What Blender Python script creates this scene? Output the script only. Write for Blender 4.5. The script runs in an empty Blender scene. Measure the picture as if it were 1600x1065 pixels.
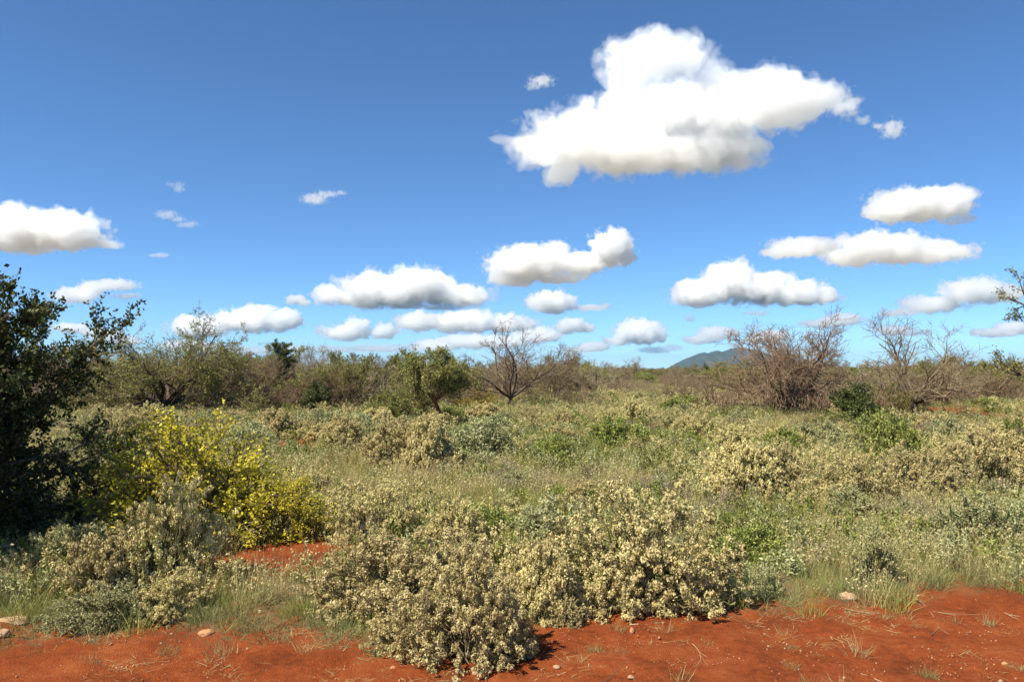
import bpy, math, random
import numpy as np
from mathutils import Vector, Euler, noise as mnoise

random.seed(7)
rng = np.random.default_rng(7)
def reseed(text, k=0):
    """Every kind of plant and every scatter draws from its own random numbers, so that changing one leaves the others alone."""
    global rng
    rng = np.random.default_rng(sum((i + 1) * ord(c) for i, c in enumerate(text)) * 31 + k)
sc = bpy.context.scene
R = math.radians

# ------------------------------------------------------------------ camera
F_PX, HOR, EYE = 1256.0, 578.0, 2.3          # focal length and horizon in photograph pixels, eye height in metres
cam_d = bpy.data.cameras.new('camera')
cam_d.sensor_width = 36.0
cam_d.lens = F_PX / 1600.0 * 36.0
cam_d.shift_y = (HOR - 532.5) / 1600.0
cam_d.clip_start = 0.05
cam_d.clip_end = 150000.0
cam = bpy.data.objects.new('camera', cam_d)
sc.collection.objects.link(cam)
cam.location = (0, 0, EYE)
cam.rotation_euler = (R(90), 0, 0)
sc.camera = cam

# ------------------------------------------------------------------ sky and sun
SUN_EL, SUN_AZ = R(52), R(-126)               # azimuth from +Y, positive to the right: the sun stands to the left
to_sun = Vector((math.sin(SUN_AZ) * math.cos(SUN_EL), math.cos(SUN_AZ) * math.cos(SUN_EL), math.sin(SUN_EL)))
world = bpy.data.worlds.new('World')
sc.world = world
world.use_nodes = True
wn = world.node_tree.nodes
wl = world.node_tree.links
bg = wn['Background']
sky = wn.new('ShaderNodeTexSky')
sky.sky_type = 'NISHITA'
sky.sun_disc = False
sky.sun_elevation = SUN_EL
sky.sun_rotation = SUN_AZ
sky.altitude = 0
sky.air_density = 0.6
sky.dust_density = 0.0
sky.ozone_density = 10.0
tint = wn.new('ShaderNodeMix')                # clean highland air: a little less violet than the sky model
tint.data_type = 'RGBA'; tint.blend_type = 'MULTIPLY'; tint.inputs[0].default_value = 1.0
tint.inputs[7].default_value = (0.90, 1.035, 1.0, 1)
wl.new(sky.outputs[0], tint.inputs[6])
wl.new(tint.outputs[2], bg.inputs[0])
bg.inputs[1].default_value = 0.099
sun_d = bpy.data.lights.new('sun', 'SUN')
sun_d.energy = 5.0
sun_d.angle = R(0.53)
sun_d.color = (1.0, 0.94, 0.80)
sun = bpy.data.objects.new('sun', sun_d)
sc.collection.objects.link(sun)
sun.rotation_euler = (-to_sun).to_track_quat('-Z', 'Y').to_euler()
sun.location = (-40, 0, 60)

vs = sc.view_settings
vs.view_transform = 'Standard'
vs.look = 'None'
vs.exposure = 0.82
vs.gamma = 1.0
vs.use_curve_mapping = False
cy = sc.cycles
cy.max_bounces = 15
cy.diffuse_bounces = 4
cy.glossy_bounces = 2
cy.transmission_bounces = 4
cy.volume_bounces = 11
cy.transparent_max_bounces = 12
cy.use_denoising = True
cy.volume_step_rate = 1.4
cy.volume_max_steps = 128
sc.render.film_transparent = False
# ------------------------------------------------------------------ helpers
def at(px, py, Y):
    """World point seen at photograph pixel (px, py) at depth Y."""
    return Vector(((px - 800.0) / F_PX * Y, Y, EYE - (py - HOR) / F_PX * Y))

def depth(py):
    """Depth of flat ground seen at photograph row py."""
    return EYE * F_PX / (py - HOR)

def tag(o, label=None, cat=None, group=None, kind=None):
    if label: o['label'] = label
    if cat: o['category'] = cat
    if group: o['group'] = group
    if kind: o['kind'] = kind
    return o

def link(name, data, parent=None, loc=None, rz=0.0, s=1.0):
    o = bpy.data.objects.new(name, data)
    sc.collection.objects.link(o)
    if parent is not None:
        o.parent = parent
    if loc is not None:
        o.location = loc
    o.rotation_euler = (0, 0, rz)
    o.scale = s if hasattr(s, '__len__') else (s, s, s)
    return o

# ------------------------------------------------------------------ clouds
# ------------------------------------------------------------------ noise and mesh building
def _hash(ix, iy, seed):
    h = (ix.astype(np.int64) * 374761393 + iy.astype(np.int64) * 668265263 + seed * 1442695041) & 0x7fffffff
    h = ((h ^ (h >> 13)) * 1274126177) & 0x7fffffff
    return ((h ^ (h >> 16)) & 0xffff) / 65535.0

def vnoise(x, y, size, seed=0):
    """Smooth value noise 0..1 with features about size metres across."""
    x, y = np.asarray(x, float) / size, np.asarray(y, float) / size
    ix, iy = np.floor(x), np.floor(y)
    fx, fy = x - ix, y - iy
    fx, fy = fx * fx * (3 - 2 * fx), fy * fy * (3 - 2 * fy)
    a, b = _hash(ix, iy, seed), _hash(ix + 1, iy, seed)
    c, d = _hash(ix, iy + 1, seed), _hash(ix + 1, iy + 1, seed)
    return (a * (1 - fx) + b * fx) * (1 - fy) + (c * (1 - fx) + d * fx) * fy

def fnoise(x, y, size, seed=0, oct=4):
    s, a, t = 0, 1.0, 0
    for i in range(oct):
        s = s + a * vnoise(x, y, size / 2.03 ** i, seed + 17 * i)
        t += a
        a *= .5
    return s / t

def build(name, chunks, mat, smooth=False):
    """chunks: (V n*3, F m*k, tint n) lists joined into one mesh."""
    vs_, ls, st, sz, tn = [], [], [], [], []
    nv = nl = 0
    for V, Fa, t in chunks:
        if len(V) == 0 or len(Fa) == 0: continue
        vs_.append(V); tn.append(np.broadcast_to(t, (len(V),)))
        k = Fa.shape[1]
        ls.append((Fa + nv).ravel())
        st.append(nl + np.arange(len(Fa)) * k)
        sz.append(np.full(len(Fa), k))
        nv += len(V); nl += Fa.size
    me = bpy.data.meshes.new(name)
    me.vertices.add(nv); me.loops.add(nl)
    st = np.concatenate(st)
    me.polygons.add(len(st))
    me.vertices.foreach_set('co', np.concatenate(vs_).astype(np.float32).ravel())
    me.loops.foreach_set('vertex_index', np.concatenate(ls).astype(np.int32))
    me.polygons.foreach_set('loop_start', st.astype(np.int32))
    a = me.attributes.new('tint', 'FLOAT', 'POINT')
    a.data.foreach_set('value', np.concatenate(tn).astype(np.float32))
    me.update(calc_edges=True)
    if smooth:
        me.polygons.foreach_set('use_smooth', np.ones(len(st), bool))
    me.materials.append(mat)
    return me

def unit(v):
    return v / np.maximum(np.linalg.norm(v, axis=-1, keepdims=True), 1e-9)

def rand_dir(n):
    return unit(rng.normal(size=(n, 3)))

def tubes(P, Rd, sides=3, tint=None):
    """P: B*n*3 polylines, Rd: B*n radii."""
    B, n, _ = P.shape
    T = np.empty_like(P)
    T[:, 1:-1] = P[:, 2:] - P[:, :-2]
    T[:, 0] = P[:, 1] - P[:, 0]
    T[:, -1] = P[:, -1] - P[:, -2]
    T = unit(T)
    ref = np.where(np.abs(T[..., 2:3]) > .9, np.array([1.0, 0, 0]), np.array([0, 0, 1.0]))
    U = unit(np.cross(T, ref)); W = np.cross(T, U)
    an = np.arange(sides) * 2 * math.pi / sides
    V = P[:, :, None] + Rd[:, :, None, None] * (np.cos(an)[:, None] * U[:, :, None] + np.sin(an)[:, None] * W[:, :, None])
    base = (np.arange(B) * n * sides)[:, None, None]
    i = np.arange(n - 1)[None, :, None] * sides
    j = np.arange(sides)[None, None, :]
    j2 = (j + 1) % sides
    Fa = np.stack(np.broadcast_arrays(base + i + j, base + i + j2, base + i + sides + j2, base + i + sides + j), -1).reshape(-1, 4)
    t = rng.random(B) if tint is None else np.broadcast_to(tint, (B,))
    return V.reshape(-1, 3), Fa, np.repeat(t, n * sides)

def leaf_quads(P, D, L, Wd, tint=None, fold=.15):
    """One bent diamond per leaf."""
    n = len(P)
    N = unit(np.cross(D, rand_dir(n)))
    S = np.cross(D, N)
    L = np.broadcast_to(L, (n,))[:, None]; Wd = np.broadcast_to(Wd, (n,))[:, None]
    V = np.stack([P, P + D * L * .5 + S * Wd * .5 + N * L * fold, P + D * L, P + D * L * .5 - S * Wd * .5 + N * L * fold], 1).reshape(-1, 3)
    Fa = np.arange(n * 4).reshape(-1, 4)
    t = rng.random(n) if tint is None else np.broadcast_to(tint, (n,))
    return V, Fa, np.repeat(t, 4)

def fluff(P, r, k, size=.6, tint=None):
    """A woolly head of k little flakes round every point."""
    n = len(P)
    r = np.broadcast_to(r, (n,))
    out = rand_dir(n * k).reshape(n, k, 3)
    C = P[:, None] + out * (r[:, None] * rng.uniform(.55, 1.0, (n, k)))[..., None]
    nrm = unit(out + .45 * rng.normal(size=(n, k, 3)))
    a = unit(np.cross(nrm, rand_dir(n * k).reshape(n, k, 3))); b = np.cross(nrm, a)
    s = (r[:, None] * size * rng.uniform(.7, 1.3, (n, k)))[..., None]
    V = np.stack([C + a * s, C - a * s * .5 + b * s * .8, C - a * s * .5 - b * s * .8], 2).reshape(-1, 3)
    Fa = np.arange(n * k * 3).reshape(-1, 3)
    t = rng.random(n) if tint is None else tint
    t = np.clip(np.repeat(t, k) + rng.normal(0, .12, n * k), 0, 1)
    return V, Fa, np.repeat(t, 3)

def walk(P0, D0, L, n, wig, trop=(0, 0, 0)):
    """Crooked polylines from P0 along D0."""
    B = len(P0)
    L = np.broadcast_to(L, (B,))
    out = np.empty((B, n, 3)); out[:, 0] = P0
    d = unit(D0)
    for i in range(1, n):
        d = unit(d + rng.normal(0, wig, (B, 3)) + np.asarray(trop))
        out[:, i] = out[:, i - 1] + d * (L / (n - 1))[:, None]
    return out

def grow(PP, RR, m, t0, t1, L, ang, n, wig, trop=(0, 0, 0), rr=.6, tip=.35, rmin=.003):
    """m side branches on every parent polyline."""
    B, n0, _ = PP.shape
    t = rng.uniform(t0, t1, (B, m))
    fi = np.clip(t * (n0 - 1), 0, n0 - 1.001); i0 = fi.astype(int); fr = (fi - i0)[..., None]
    bi = np.arange(B)[:, None]
    a, b = PP[bi, i0], PP[bi, i0 + 1]
    pos = a * (1 - fr) + b * fr
    tan = unit(b - a).reshape(-1, 3)
    rad = (RR[bi, i0] * (1 - fr[..., 0]) + RR[bi, i0 + 1] * fr[..., 0]).ravel()
    perp = unit(np.cross(tan, rand_dir(B * m)))
    an = rng.uniform(ang[0], ang[1], B * m)[:, None]
    d = tan * np.cos(an) + perp * np.sin(an)
    Ls = rng.uniform(L[0], L[1], B * m) * (1.15 - .5 * t.ravel())
    Q = walk(pos.reshape(-1, 3), d, Ls, n, wig, trop)
    r0 = np.maximum(rad * rr, rmin)
    Rq = r0[:, None] * np.linspace(1, tip, n)[None]
    return Q, Rq

def along(PP, k, t0=0.0, t1=1.0):
    """k random points on each polyline with the direction there."""
    B, n0, _ = PP.shape
    t = rng.uniform(t0, t1, (B, k))
    fi = np.clip(t * (n0 - 1), 0, n0 - 1.001); i0 = fi.astype(int); fr = (fi - i0)[..., None]
    bi = np.arange(B)[:, None]
    a, b = PP[bi, i0], PP[bi, i0 + 1]
    return (a * (1 - fr) + b * fr).reshape(-1, 3), unit(b - a).reshape(-1, 3)

# ------------------------------------------------------------------ materials
def ramp_material(name, cols, rough=.75, translucent=0.0, spec=.2, var=.25, bark=False):
    """Colour from the per-leaf tint through a ramp, with a slight shift from plant to plant."""
    m = bpy.data.materials.new(name)
    m.use_nodes = True
    nt = m.node_tree; nt.nodes.clear()
    N, L = nt.nodes.new, nt.links.new
    out = N('ShaderNodeOutputMaterial')
    at_ = N('ShaderNodeAttribute'); at_.attribute_name = 'tint'
    cr = N('ShaderNodeValToRGB')
    el = cr.color_ramp.elements
    while len(el) < len(cols): el.new(.5)
    for i, c in enumerate(cols):
        el[i].position = i / (len(cols) - 1)
        el[i].color = (*c, 1)
    oi = N('ShaderNodeObjectInfo')
    hs = N('ShaderNodeHueSaturation')
    mr = N('ShaderNodeMapRange'); mr.inputs['To Min'].default_value = 1 - var; mr.inputs['To Max'].default_value = 1 + var
    mh = N('ShaderNodeMapRange'); mh.inputs['To Min'].default_value = .5 - var * .045; mh.inputs['To Max'].default_value = .5 + var * .045
    L(oi.outputs['Random'], mr.inputs['Value']); L(oi.outputs['Random'], mh.inputs['Value'])
    L(at_.outputs['Fac'], cr.inputs['Fac']); L(cr.outputs['Color'], hs.inputs['Color'])
    L(mr.outputs[0], hs.inputs['Value']); L(mh.outputs[0], hs.inputs['Hue'])
    col = hs.outputs['Color']
    if bark:
        tc = N('ShaderNodeTexCoord'); nz = N('ShaderNodeTexNoise')
        nz.inputs['Scale'].default_value = 14; nz.inputs['Detail'].default_value = 5
        L(tc.outputs['Object'], nz.inputs['Vector'])
        mx = N('ShaderNodeMix'); mx.data_type = 'RGBA'; mx.blend_type = 'MULTIPLY'; mx.inputs[0].default_value = .8
        mb = N('ShaderNodeMapRange'); mb.inputs['From Min'].default_value = .3; mb.inputs['From Max'].default_value = .7
        mb.inputs['To Min'].default_value = .45; mb.inputs['To Max'].default_value = 1.25
        L(nz.outputs['Fac'], mb.inputs['Value']); L(col, mx.inputs[6]); L(mb.outputs[0], mx.inputs[7])
        col = mx.outputs[2]
    b = N('ShaderNodeBsdfPrincipled')
    b.inputs['Roughness'].default_value = rough
    b.inputs['Specular IOR Level'].default_value = spec
    L(col, b.inputs['Base Color'])
    sh = b.outputs[0]
    if translucent > 0:
        tr = N('ShaderNodeBsdfTranslucent'); L(col, tr.inputs['Color'])
        ms = N('ShaderNodeMixShader'); ms.inputs[0].default_value = translucent
        L(sh, ms.inputs[1]); L(tr.outputs[0], ms.inputs[2])
        sh = ms.outputs[0]
    L(sh, out.inputs['Surface'])
    return m

M = {}
M['tan_head'] = ramp_material('dry_flower_wool', [(.41,.33,.14), (.55,.46,.21), (.66,.57,.28)], .9, .15, .05, .17)
M['grey_leaf'] = ramp_material('grey_green_leaf', [(.18,.20,.065), (.29,.30,.11), (.40,.39,.15), (.54,.47,.15)], .7, .25, .2, .26)
M['silver_leaf'] = ramp_material('silver_leaf', [(.20,.22,.08), (.32,.33,.14), (.45,.45,.22), (.56,.54,.31)], .65, .25, .2, .15)
M['green_leaf'] = ramp_material('fresh_green_leaf', [(.13,.155,.03), (.21,.24,.05), (.29,.31,.075), (.38,.37,.10)], .5, .3, .3, .2)
M['dark_leaf'] = ramp_material('dark_green_leaf', [(.048,.062,.014), (.08,.10,.024), (.115,.135,.035), (.155,.17,.045)], .45, .2, .35, .2)
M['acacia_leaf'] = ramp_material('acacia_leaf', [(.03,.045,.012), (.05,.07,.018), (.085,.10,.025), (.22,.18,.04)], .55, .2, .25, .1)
M['olive_leaf'] = ramp_material('olive_leaf', [(.13,.135,.035), (.19,.19,.05), (.25,.24,.07), (.31,.27,.08)], .6, .25, .2, .25)
M['yellow_leaf'] = ramp_material('yellow_leaf', [(.20,.20,.02), (.42,.37,.03), (.60,.50,.04), (.70,.58,.05)], .5, .3, .25, .05)
M['gold_leaf'] = ramp_material('golden_leaf', [(.26,.20,.03), (.42,.31,.04), (.52,.39,.05)], .5, .3, .25, .1)
M['stem'] = ramp_material('shrub_stem', [(.13,.10,.05), (.24,.19,.10), (.36,.29,.17)], .85, 0, .1, .15)
M['bark'] = ramp_material('grey_brown_bark', [(.075,.055,.035), (.13,.10,.07), (.20,.16,.115)], .9, 0, .1, .2, bark=True)
M['red_bark'] = ramp_material('red_dusted_bark', [(.17,.065,.03), (.22,.09,.045), (.26,.12,.06)], .9, 0, .1, .1, bark=True)
M['twig_brown'] = ramp_material('brown_twig', [(.15,.105,.06), (.24,.175,.105), (.33,.25,.155)], .9, 0, .1, .2)
M['twig_red'] = ramp_material('reddish_twig', [(.15,.095,.06), (.23,.15,.095), (.31,.21,.14)], .9, 0, .1, .12)
M['twig_pale'] = ramp_material('pale_twig', [(.25,.20,.12), (.36,.30,.19), (.46,.39,.25)], .9, 0, .1, .15)
M['dead_twig'] = ramp_material('dead_twig', [(.13,.095,.08), (.22,.17,.14), (.32,.26,.21)], .9, 0, .1, .2)
M['grass_green'] = ramp_material('green_grass', [(.16,.20,.03), (.26,.28,.055), (.35,.34,.085), (.48,.42,.14)], .55, .3, .25, .22)
M['grass_straw'] = ramp_material('straw_grass', [(.28,.24,.08), (.41,.34,.14), (.53,.44,.20), (.60,.51,.26)], .6, .25, .2, .18)
M['grass_grey'] = ramp_material('grey_green_grass', [(.14,.17,.06), (.22,.24,.09), (.31,.30,.13), (.43,.37,.18)], .6, .25, .2, .18)
# ------------------------------------------------------------------ ground
EDGE_X = np.array([-400, 0, 120, 250, 330, 430, 520, 620, 720, 800, 850, 920, 1000, 1130, 1250, 1400, 1500, 1600, 2000], float)
EDGE_Y = np.array([1010, 1012, 1003, 1000, 1008, 1002, 1012, 1005, 1010, 1000, 965, 952, 950, 945, 941, 936, 930, 926, 915], float)

def to_px(x, y):
    y = np.maximum(y, .5)
    return 800 + np.asarray(x) / y * F_PX, HOR + EYE * F_PX / y

EX_W = (EDGE_X - 800) / F_PX * EYE * F_PX / (EDGE_Y - HOR)      # the edge of the track in metres
EY_W = EYE * F_PX / (EDGE_Y - HOR)
def track_edge(x):
    """How far from the camera line the bare track ends at x (metres)."""
    x = np.asarray(x, float)
    return np.interp(x, EX_W, EY_W)

PATCH = [(425, 892, 92, 44, .42), (455, 702, 44, 9, 0), (1470, 660, 44, 6, 0), (1535, 652, 64, 9, 0), (1588, 643, 56, 7, 0), (1490, 641, 46, 4, 0), (1420, 666, 26, 4, 0), (1205, 690, 34, 7, 0), (1100, 640, 16, 4, 0), (1050,668,14,4,0)]
PATCH_W = []
for (px, py, rx, ry, sl) in PATCH:
    c = at(px, py, depth(py)); far = depth(py - ry); near = depth(py + ry)
    PATCH_W.append((c.x, (far + near) / 2, rx / F_PX * c.y, (far - near) / 2, sl))

def bare(x, y):
    """>0 on bare red soil: the track in front and the open patches."""
    x, y = np.asarray(x, float), np.asarray(y, float)
    w = (fnoise(x, y, 1.3, 5, 4) - .5) * 2.2 + (vnoise(x, y, .22, 9) - .5) * .5
    w = w + (fnoise(x, y, 5.5, 7, 3) - .5) * 5 * np.clip((y - 22) / 12, 0, 1)
    b = (track_edge(x) - y) / .6 + w * .7 * (y < 22)
    for (cx, cy_, rx, ry, sl) in PATCH_W:
        dx = (x - cx - sl * (y - cy_)) / rx
        dy = (y - cy_) / ry
        b = np.maximum(b, np.where(dx * dx + dy * dy < 3.5, (1 - dx * dx - dy * dy) * 2 + w * .55, -9))
    return b

def height(x, y):
    x, y = np.asarray(x, float), np.asarray(y, float)
    h = (fnoise(x, y, 3.2, 1, 3) - .5) * .16
    h = h + np.clip((y - track_edge(x)) / 1.2, -.2, 1) * .07
    h = h + (fnoise(x, y, 60, 3, 2) - .5) * np.clip((y - 30) / 200, 0, 1) * 1.2
    return h

def ground_h(x, y):
    return float(height(np.array([x]), np.array([y]))[0])

def make_ground():
    ys = [-30, -12, -4, 0, 2, 3.2]
    y = 4.0
    while y < 120: ys.append(y); y *= 1.0078
    while y < 11500: ys.append(y); y *= 1.06
    ys.append(11500)
    ys = np.array(ys)
    u = np.linspace(-1, 1, 370)
    u = np.sign(u) * np.abs(u) ** 1.25
    wd = np.where(ys < 12, 14, np.minimum(ys * 1.15, 8500))
    X = u[None] * wd[:, None]
    Y = np.broadcast_to(ys[:, None], X.shape)
    x, yy = X.ravel(), Y.ravel()
    z = height(x, yy)
    near = np.clip((18 - yy) / 8, 0, 1)
    cl = fnoise(x, yy, .28, 21, 4)
    z = z + near * ((cl - .5) * .07 + np.maximum(vnoise(x, yy, .10, 33) - .6, 0) * .06 + (vnoise(x, yy, .04, 43) - .5) * .012 + np.maximum(fnoise(x, yy, .5, 61, 2) - .55, 0) * .12)
    V = np.stack([x, yy, z], 1)
    nr, nc = X.shape
    i = np.arange(nr - 1)[:, None] * nc + np.arange(nc - 1)[None]
    Fa = np.stack([i, i + 1, i + nc + 1, i + nc], -1).reshape(-1, 4)
    soil = np.clip(bare(x, yy) * .9 + 1.05, 0, 1.7)
    m = bpy.data.materials.new('red_soil'); m.use_nodes = True
    nt = m.node_tree; nt.nodes.clear(); N, L = nt.nodes.new, nt.links.new
    out = N('ShaderNodeOutputMaterial'); b = N('ShaderNodeBsdfPrincipled')
    b.inputs['Roughness'].default_value = .95; b.inputs['Specular IOR Level'].default_value = .1
    tc = N('ShaderNodeTexCoord')
    def nz(scale, det, rough=.6):
        n_ = N('ShaderNodeTexNoise'); n_.inputs['Scale'].default_value = scale; n_.inputs['Detail'].default_value = det
        n_.inputs['Roughness'].default_value = rough; L(tc.outputs['Object'], n_.inputs['Vector']); return n_
    n1, n2, n3 = nz(1.3, 6), nz(14, 5, .7), nz(75, 3, .7)
    cr = N('ShaderNodeValToRGB'); e = cr.color_ramp.elements
    e[0].position, e[0].color = .36, (.12, .030, .009, 1)
    e[1].position, e[1].color = .64, (.30, .086, .026, 1)
    mid = e.new(.5); mid.color = (.24, .054, .014, 1)
    ad = N('ShaderNodeMath'); ad.operation = 'MULTIPLY_ADD'; ad.inputs[1].default_value = .55
    md = N('ShaderNodeMath'); md.operation = 'MULTIPLY'; md.inputs[1].default_value = .45
    L(n2.outputs['Fac'], md.inputs[0]); L(n1.outputs['Fac'], ad.inputs[0]); L(md.outputs[0], ad.inputs[2])
    L(ad.outputs[0], cr.inputs['Fac'])
    # dead leaves and litter between the plants
    lit = N('ShaderNodeValToRGB'); e = lit.color_ramp.elements
    e[0].position, e[0].color = .35, (.13, .10, .045, 1)
    e[1].position, e[1].color = .65, (.27, .22, .11, 1)
    L(n2.outputs['Fac'], lit.inputs['Fac'])
    at_ = N('ShaderNodeAttribute'); at_.attribute_name = 'tint'
    sb = N('ShaderNodeMath'); sb.operation = 'ADD'
    s2 = N('ShaderNodeMapRange'); s2.inputs['From Min'].default_value = .35; s2.inputs['From Max'].default_value = .65
    s2.inputs['To Min'].default_value = -.5; s2.inputs['To Max'].default_value = .6
    L(n2.outputs['Fac'], s2.inputs['Value']); L(at_.outputs['Fac'], sb.inputs[0]); L(s2.outputs[0], sb.inputs[1])
    cl_ = N('ShaderNodeClamp'); L(sb.outputs[0], cl_.inputs[0])
    mx = N('ShaderNodeMix'); mx.data_type = 'RGBA'
    L(cl_.outputs[0], mx.inputs[0]); L(lit.outputs[0], mx.inputs[6]); L(cr.outputs[0], mx.inputs[7])
    # pale grit
    gr = N('ShaderNodeMapRange'); gr.inputs['From Min'].default_value = .66; gr.inputs['From Max'].default_value = .72
    L(n3.outputs['Fac'], gr.inputs['Value'])
    mx2 = N('ShaderNodeMix'); mx2.data_type = 'RGBA'; mx2.inputs[7].default_value = (.42, .22, .12, 1)
    L(gr.outputs[0], mx2.inputs[0]); L(mx.outputs[2], mx2.inputs[6])
    L(mx2.outputs[2], b.inputs['Base Color'])
    bp = N('ShaderNodeBump'); bp.inputs['Strength'].default_value = 1.0; bp.inputs['Distance'].default_value = .02
    a2 = N('ShaderNodeMath'); a2.operation = 'ADD'; L(n2.outputs['Fac'], a2.inputs[0]); L(n3.outputs['Fac'], a2.inputs[1])
    L(a2.outputs[0], bp.inputs['Height']); L(bp.outputs[0], b.inputs['Normal'])
    L(b.outputs[0], out.inputs['Surface'])
    me = build('ground', [(V, Fa, soil)], m, smooth=True)
    tag(link('ground', me), 'red laterite soil of the bare track verge and the plain under the scrub', kind='structure')
make_ground()

# ------------------------------------------------------------------ far hill
def make_hill():
    D = 6000.0
    k = D / F_PX
    nx, ny = 220, 90
    px = np.linspace(990, 1420, nx)
    prof_x = np.array([990, 1040, 1060, 1075, 1090, 1100, 1106, 1113, 1121, 1128, 1140, 1155, 1175, 1200, 1250, 1320, 1420], float)
    prof_y = np.array([582, 577, 568.5, 559, 551.5, 549, 550.5, 548, 546.2, 548.5, 544, 541, 545, 552, 563, 573, 583], float)
    ridge = (HOR - np.interp(px, prof_x, prof_y)) * k + EYE
    v = np.linspace(-1, 1, ny)
    X = np.broadcast_to(((px - 800) * k)[None], (ny, nx)).copy()
    Y = np.broadcast_to((D + v * 620)[:, None], (ny, nx)).copy()
    spur = (fnoise(X, Y * .45, 260, 77, 4) - .5)
    fall = np.clip(1 - np.abs(v)[:, None] ** 1.25, 0, 1)
    rg = ridge + (fnoise(px * 1.0, px * 0 + 3, 9, 15, 3) - .5) * 11
    Z = rg[None] * fall + spur * 75 * (fall * (1 - fall) * 3.4)
    Z = Z * (1 - (np.abs(v)[:, None] > .97) * 1.0) - 4
    V = np.stack([X.ravel(), Y.ravel(), Z.ravel()], 1)
    i = np.arange(ny - 1)[:, None] * nx + np.arange(nx - 1)[None]
    Fa = np.stack([i, i + 1, i + nx + 1, i + nx], -1).reshape(-1, 4)
    m = bpy.data.materials.new('scrub_covered_hill'); m.use_nodes = True
    nt = m.node_tree; b = nt.nodes['Principled BSDF']; N, L = nt.nodes.new, nt.links.new
    tc = N('ShaderNodeTexCoord'); nz = N('ShaderNodeTexNoise'); nz.inputs['Scale'].default_value = .02; nz.inputs['Detail'].default_value = 8; nz.inputs['Roughness'].default_value = .7
    L(tc.outputs['Object'], nz.inputs['Vector'])
    cr = N('ShaderNodeValToRGB'); e = cr.color_ramp.elements
    e[0].position, e[0].color = .38, (.014, .024, .012, 1)
    e[1].position, e[1].color = .68, (.06, .065, .028, 1)
    L(nz.outputs['Fac'], cr.inputs['Fac']); L(cr.outputs[0], b.inputs['Base Color'])
    b.inputs['Roughness'].default_value = 1.0; b.inputs['Specular IOR Level'].default_value = 0.0
    tag(link('hill', build('hill', [(V, Fa, .5)], m, smooth=True)), 'blue-green hill with a notched ridge on the horizon', kind='structure')
make_hill()
def cloud_material(lobes, k, soft, amp, grain, sharp, floor_z):
    """White vapour that fills the ellipsoid lobes; fractal noise eats into its edge. lobes: centre and radii in metres, k: metres per photograph pixel out there."""
    m = bpy.data.materials.new('cloud_vapour')
    m.use_nodes = True
    nt = m.node_tree
    nt.nodes.clear()
    N, L = nt.nodes.new, nt.links.new
    def math_(op, a, b=None, c=None):
        n_ = N('ShaderNodeMath'); n_.operation = op
        for i, v in enumerate((a, b, c)):
            if v is None: continue
            if isinstance(v, (int, float)): n_.inputs[i].default_value = v
            else: L(v, n_.inputs[i])
        return n_.outputs[0]
    out = N('ShaderNodeOutputMaterial')
    v = N('ShaderNodeVolumePrincipled')
    v.inputs['Color'].default_value = (1, 1, 1, 1)
    v.inputs['Anisotropy'].default_value = 0.45
    tc = N('ShaderNodeTexCoord')
    P = tc.outputs['Object']
    # the point is pushed about a little so that the lobes lose their roundness
    wz = N('ShaderNodeTexNoise'); wz.inputs['Scale'].default_value = 1 / (k * grain * 1.6); wz.inputs['Detail'].default_value = 1.0
    L(P, wz.inputs['Vector'])
    wv = N('ShaderNodeVectorMath'); wv.operation = 'MULTIPLY_ADD'
    wv.inputs[1].default_value = (k * grain * .9,) * 3; wv.inputs[2].default_value = (-k * grain * .45,) * 3
    L(wz.outputs['Color'], wv.inputs[0])
    wa = N('ShaderNodeVectorMath'); wa.operation = 'ADD'; L(P, wa.inputs[0]); L(wv.outputs[0], wa.inputs[1])
    f = None
    for c, r in lobes:
        s1 = N('ShaderNodeVectorMath'); s1.operation = 'MULTIPLY_ADD'
        s1.inputs[1].default_value = [1 / q for q in r]; s1.inputs[2].default_value = [-c[i] / r[i] for i in range(3)]
        L(wa.outputs[0], s1.inputs[0])
        ln = N('ShaderNodeVectorMath'); ln.operation = 'LENGTH'; L(s1.outputs[0], ln.inputs[0])
        g = math_('SUBTRACT', 1.0, ln.outputs['Value'])
        f = g if f is None else math_('SMOOTH_MAX', f, g, .10)
    nz = N('ShaderNodeTexNoise'); nz.inputs['Scale'].default_value = 1 / (k * grain); nz.inputs['Detail'].default_value = 4.5; nz.inputs['Roughness'].default_value = .58
    L(P, nz.inputs['Vector'])
    vo = N('ShaderNodeTexVoronoi'); vo.feature = 'SMOOTH_F1'; vo.inputs['Scale'].default_value = 1 / (k * grain * .55); vo.inputs['Smoothness'].default_value = .35
    L(wa.outputs[0], vo.inputs['Vector'])
    e = math_('MULTIPLY_ADD', nz.outputs['Fac'], 2.0 * amp, -1.0 * amp)
    e2 = math_('MULTIPLY_ADD', vo.outputs['Distance'], -.55 * amp, .22 * amp)
    f = math_('ADD', math_('ADD', f, e), e2)
    # a level, softer base
    sep = N('ShaderNodeSeparateXYZ'); L(P, sep.inputs[0])
    zb = math_('MULTIPLY_ADD', sep.outputs['Z'], 1 / (k * grain * .5), -floor_z / (k * grain * .5))
    zb = math_('ADD', zb, math_('MULTIPLY', e, 1.5))
    f = math_('SMOOTH_MIN', f, zb, .25)
    mr = N('ShaderNodeMapRange'); mr.interpolation_type = 'SMOOTHSTEP'
    mr.inputs['From Min'].default_value = 0.0; mr.inputs['From Max'].default_value = sharp
    mr.inputs['To Max'].default_value = 1 / (.8 * soft * k)
    L(f, mr.inputs['Value']); L(mr.outputs['Result'], v.inputs['Density'])
    L(v.outputs[0], out.inputs['Volume'])
    return m

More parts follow.
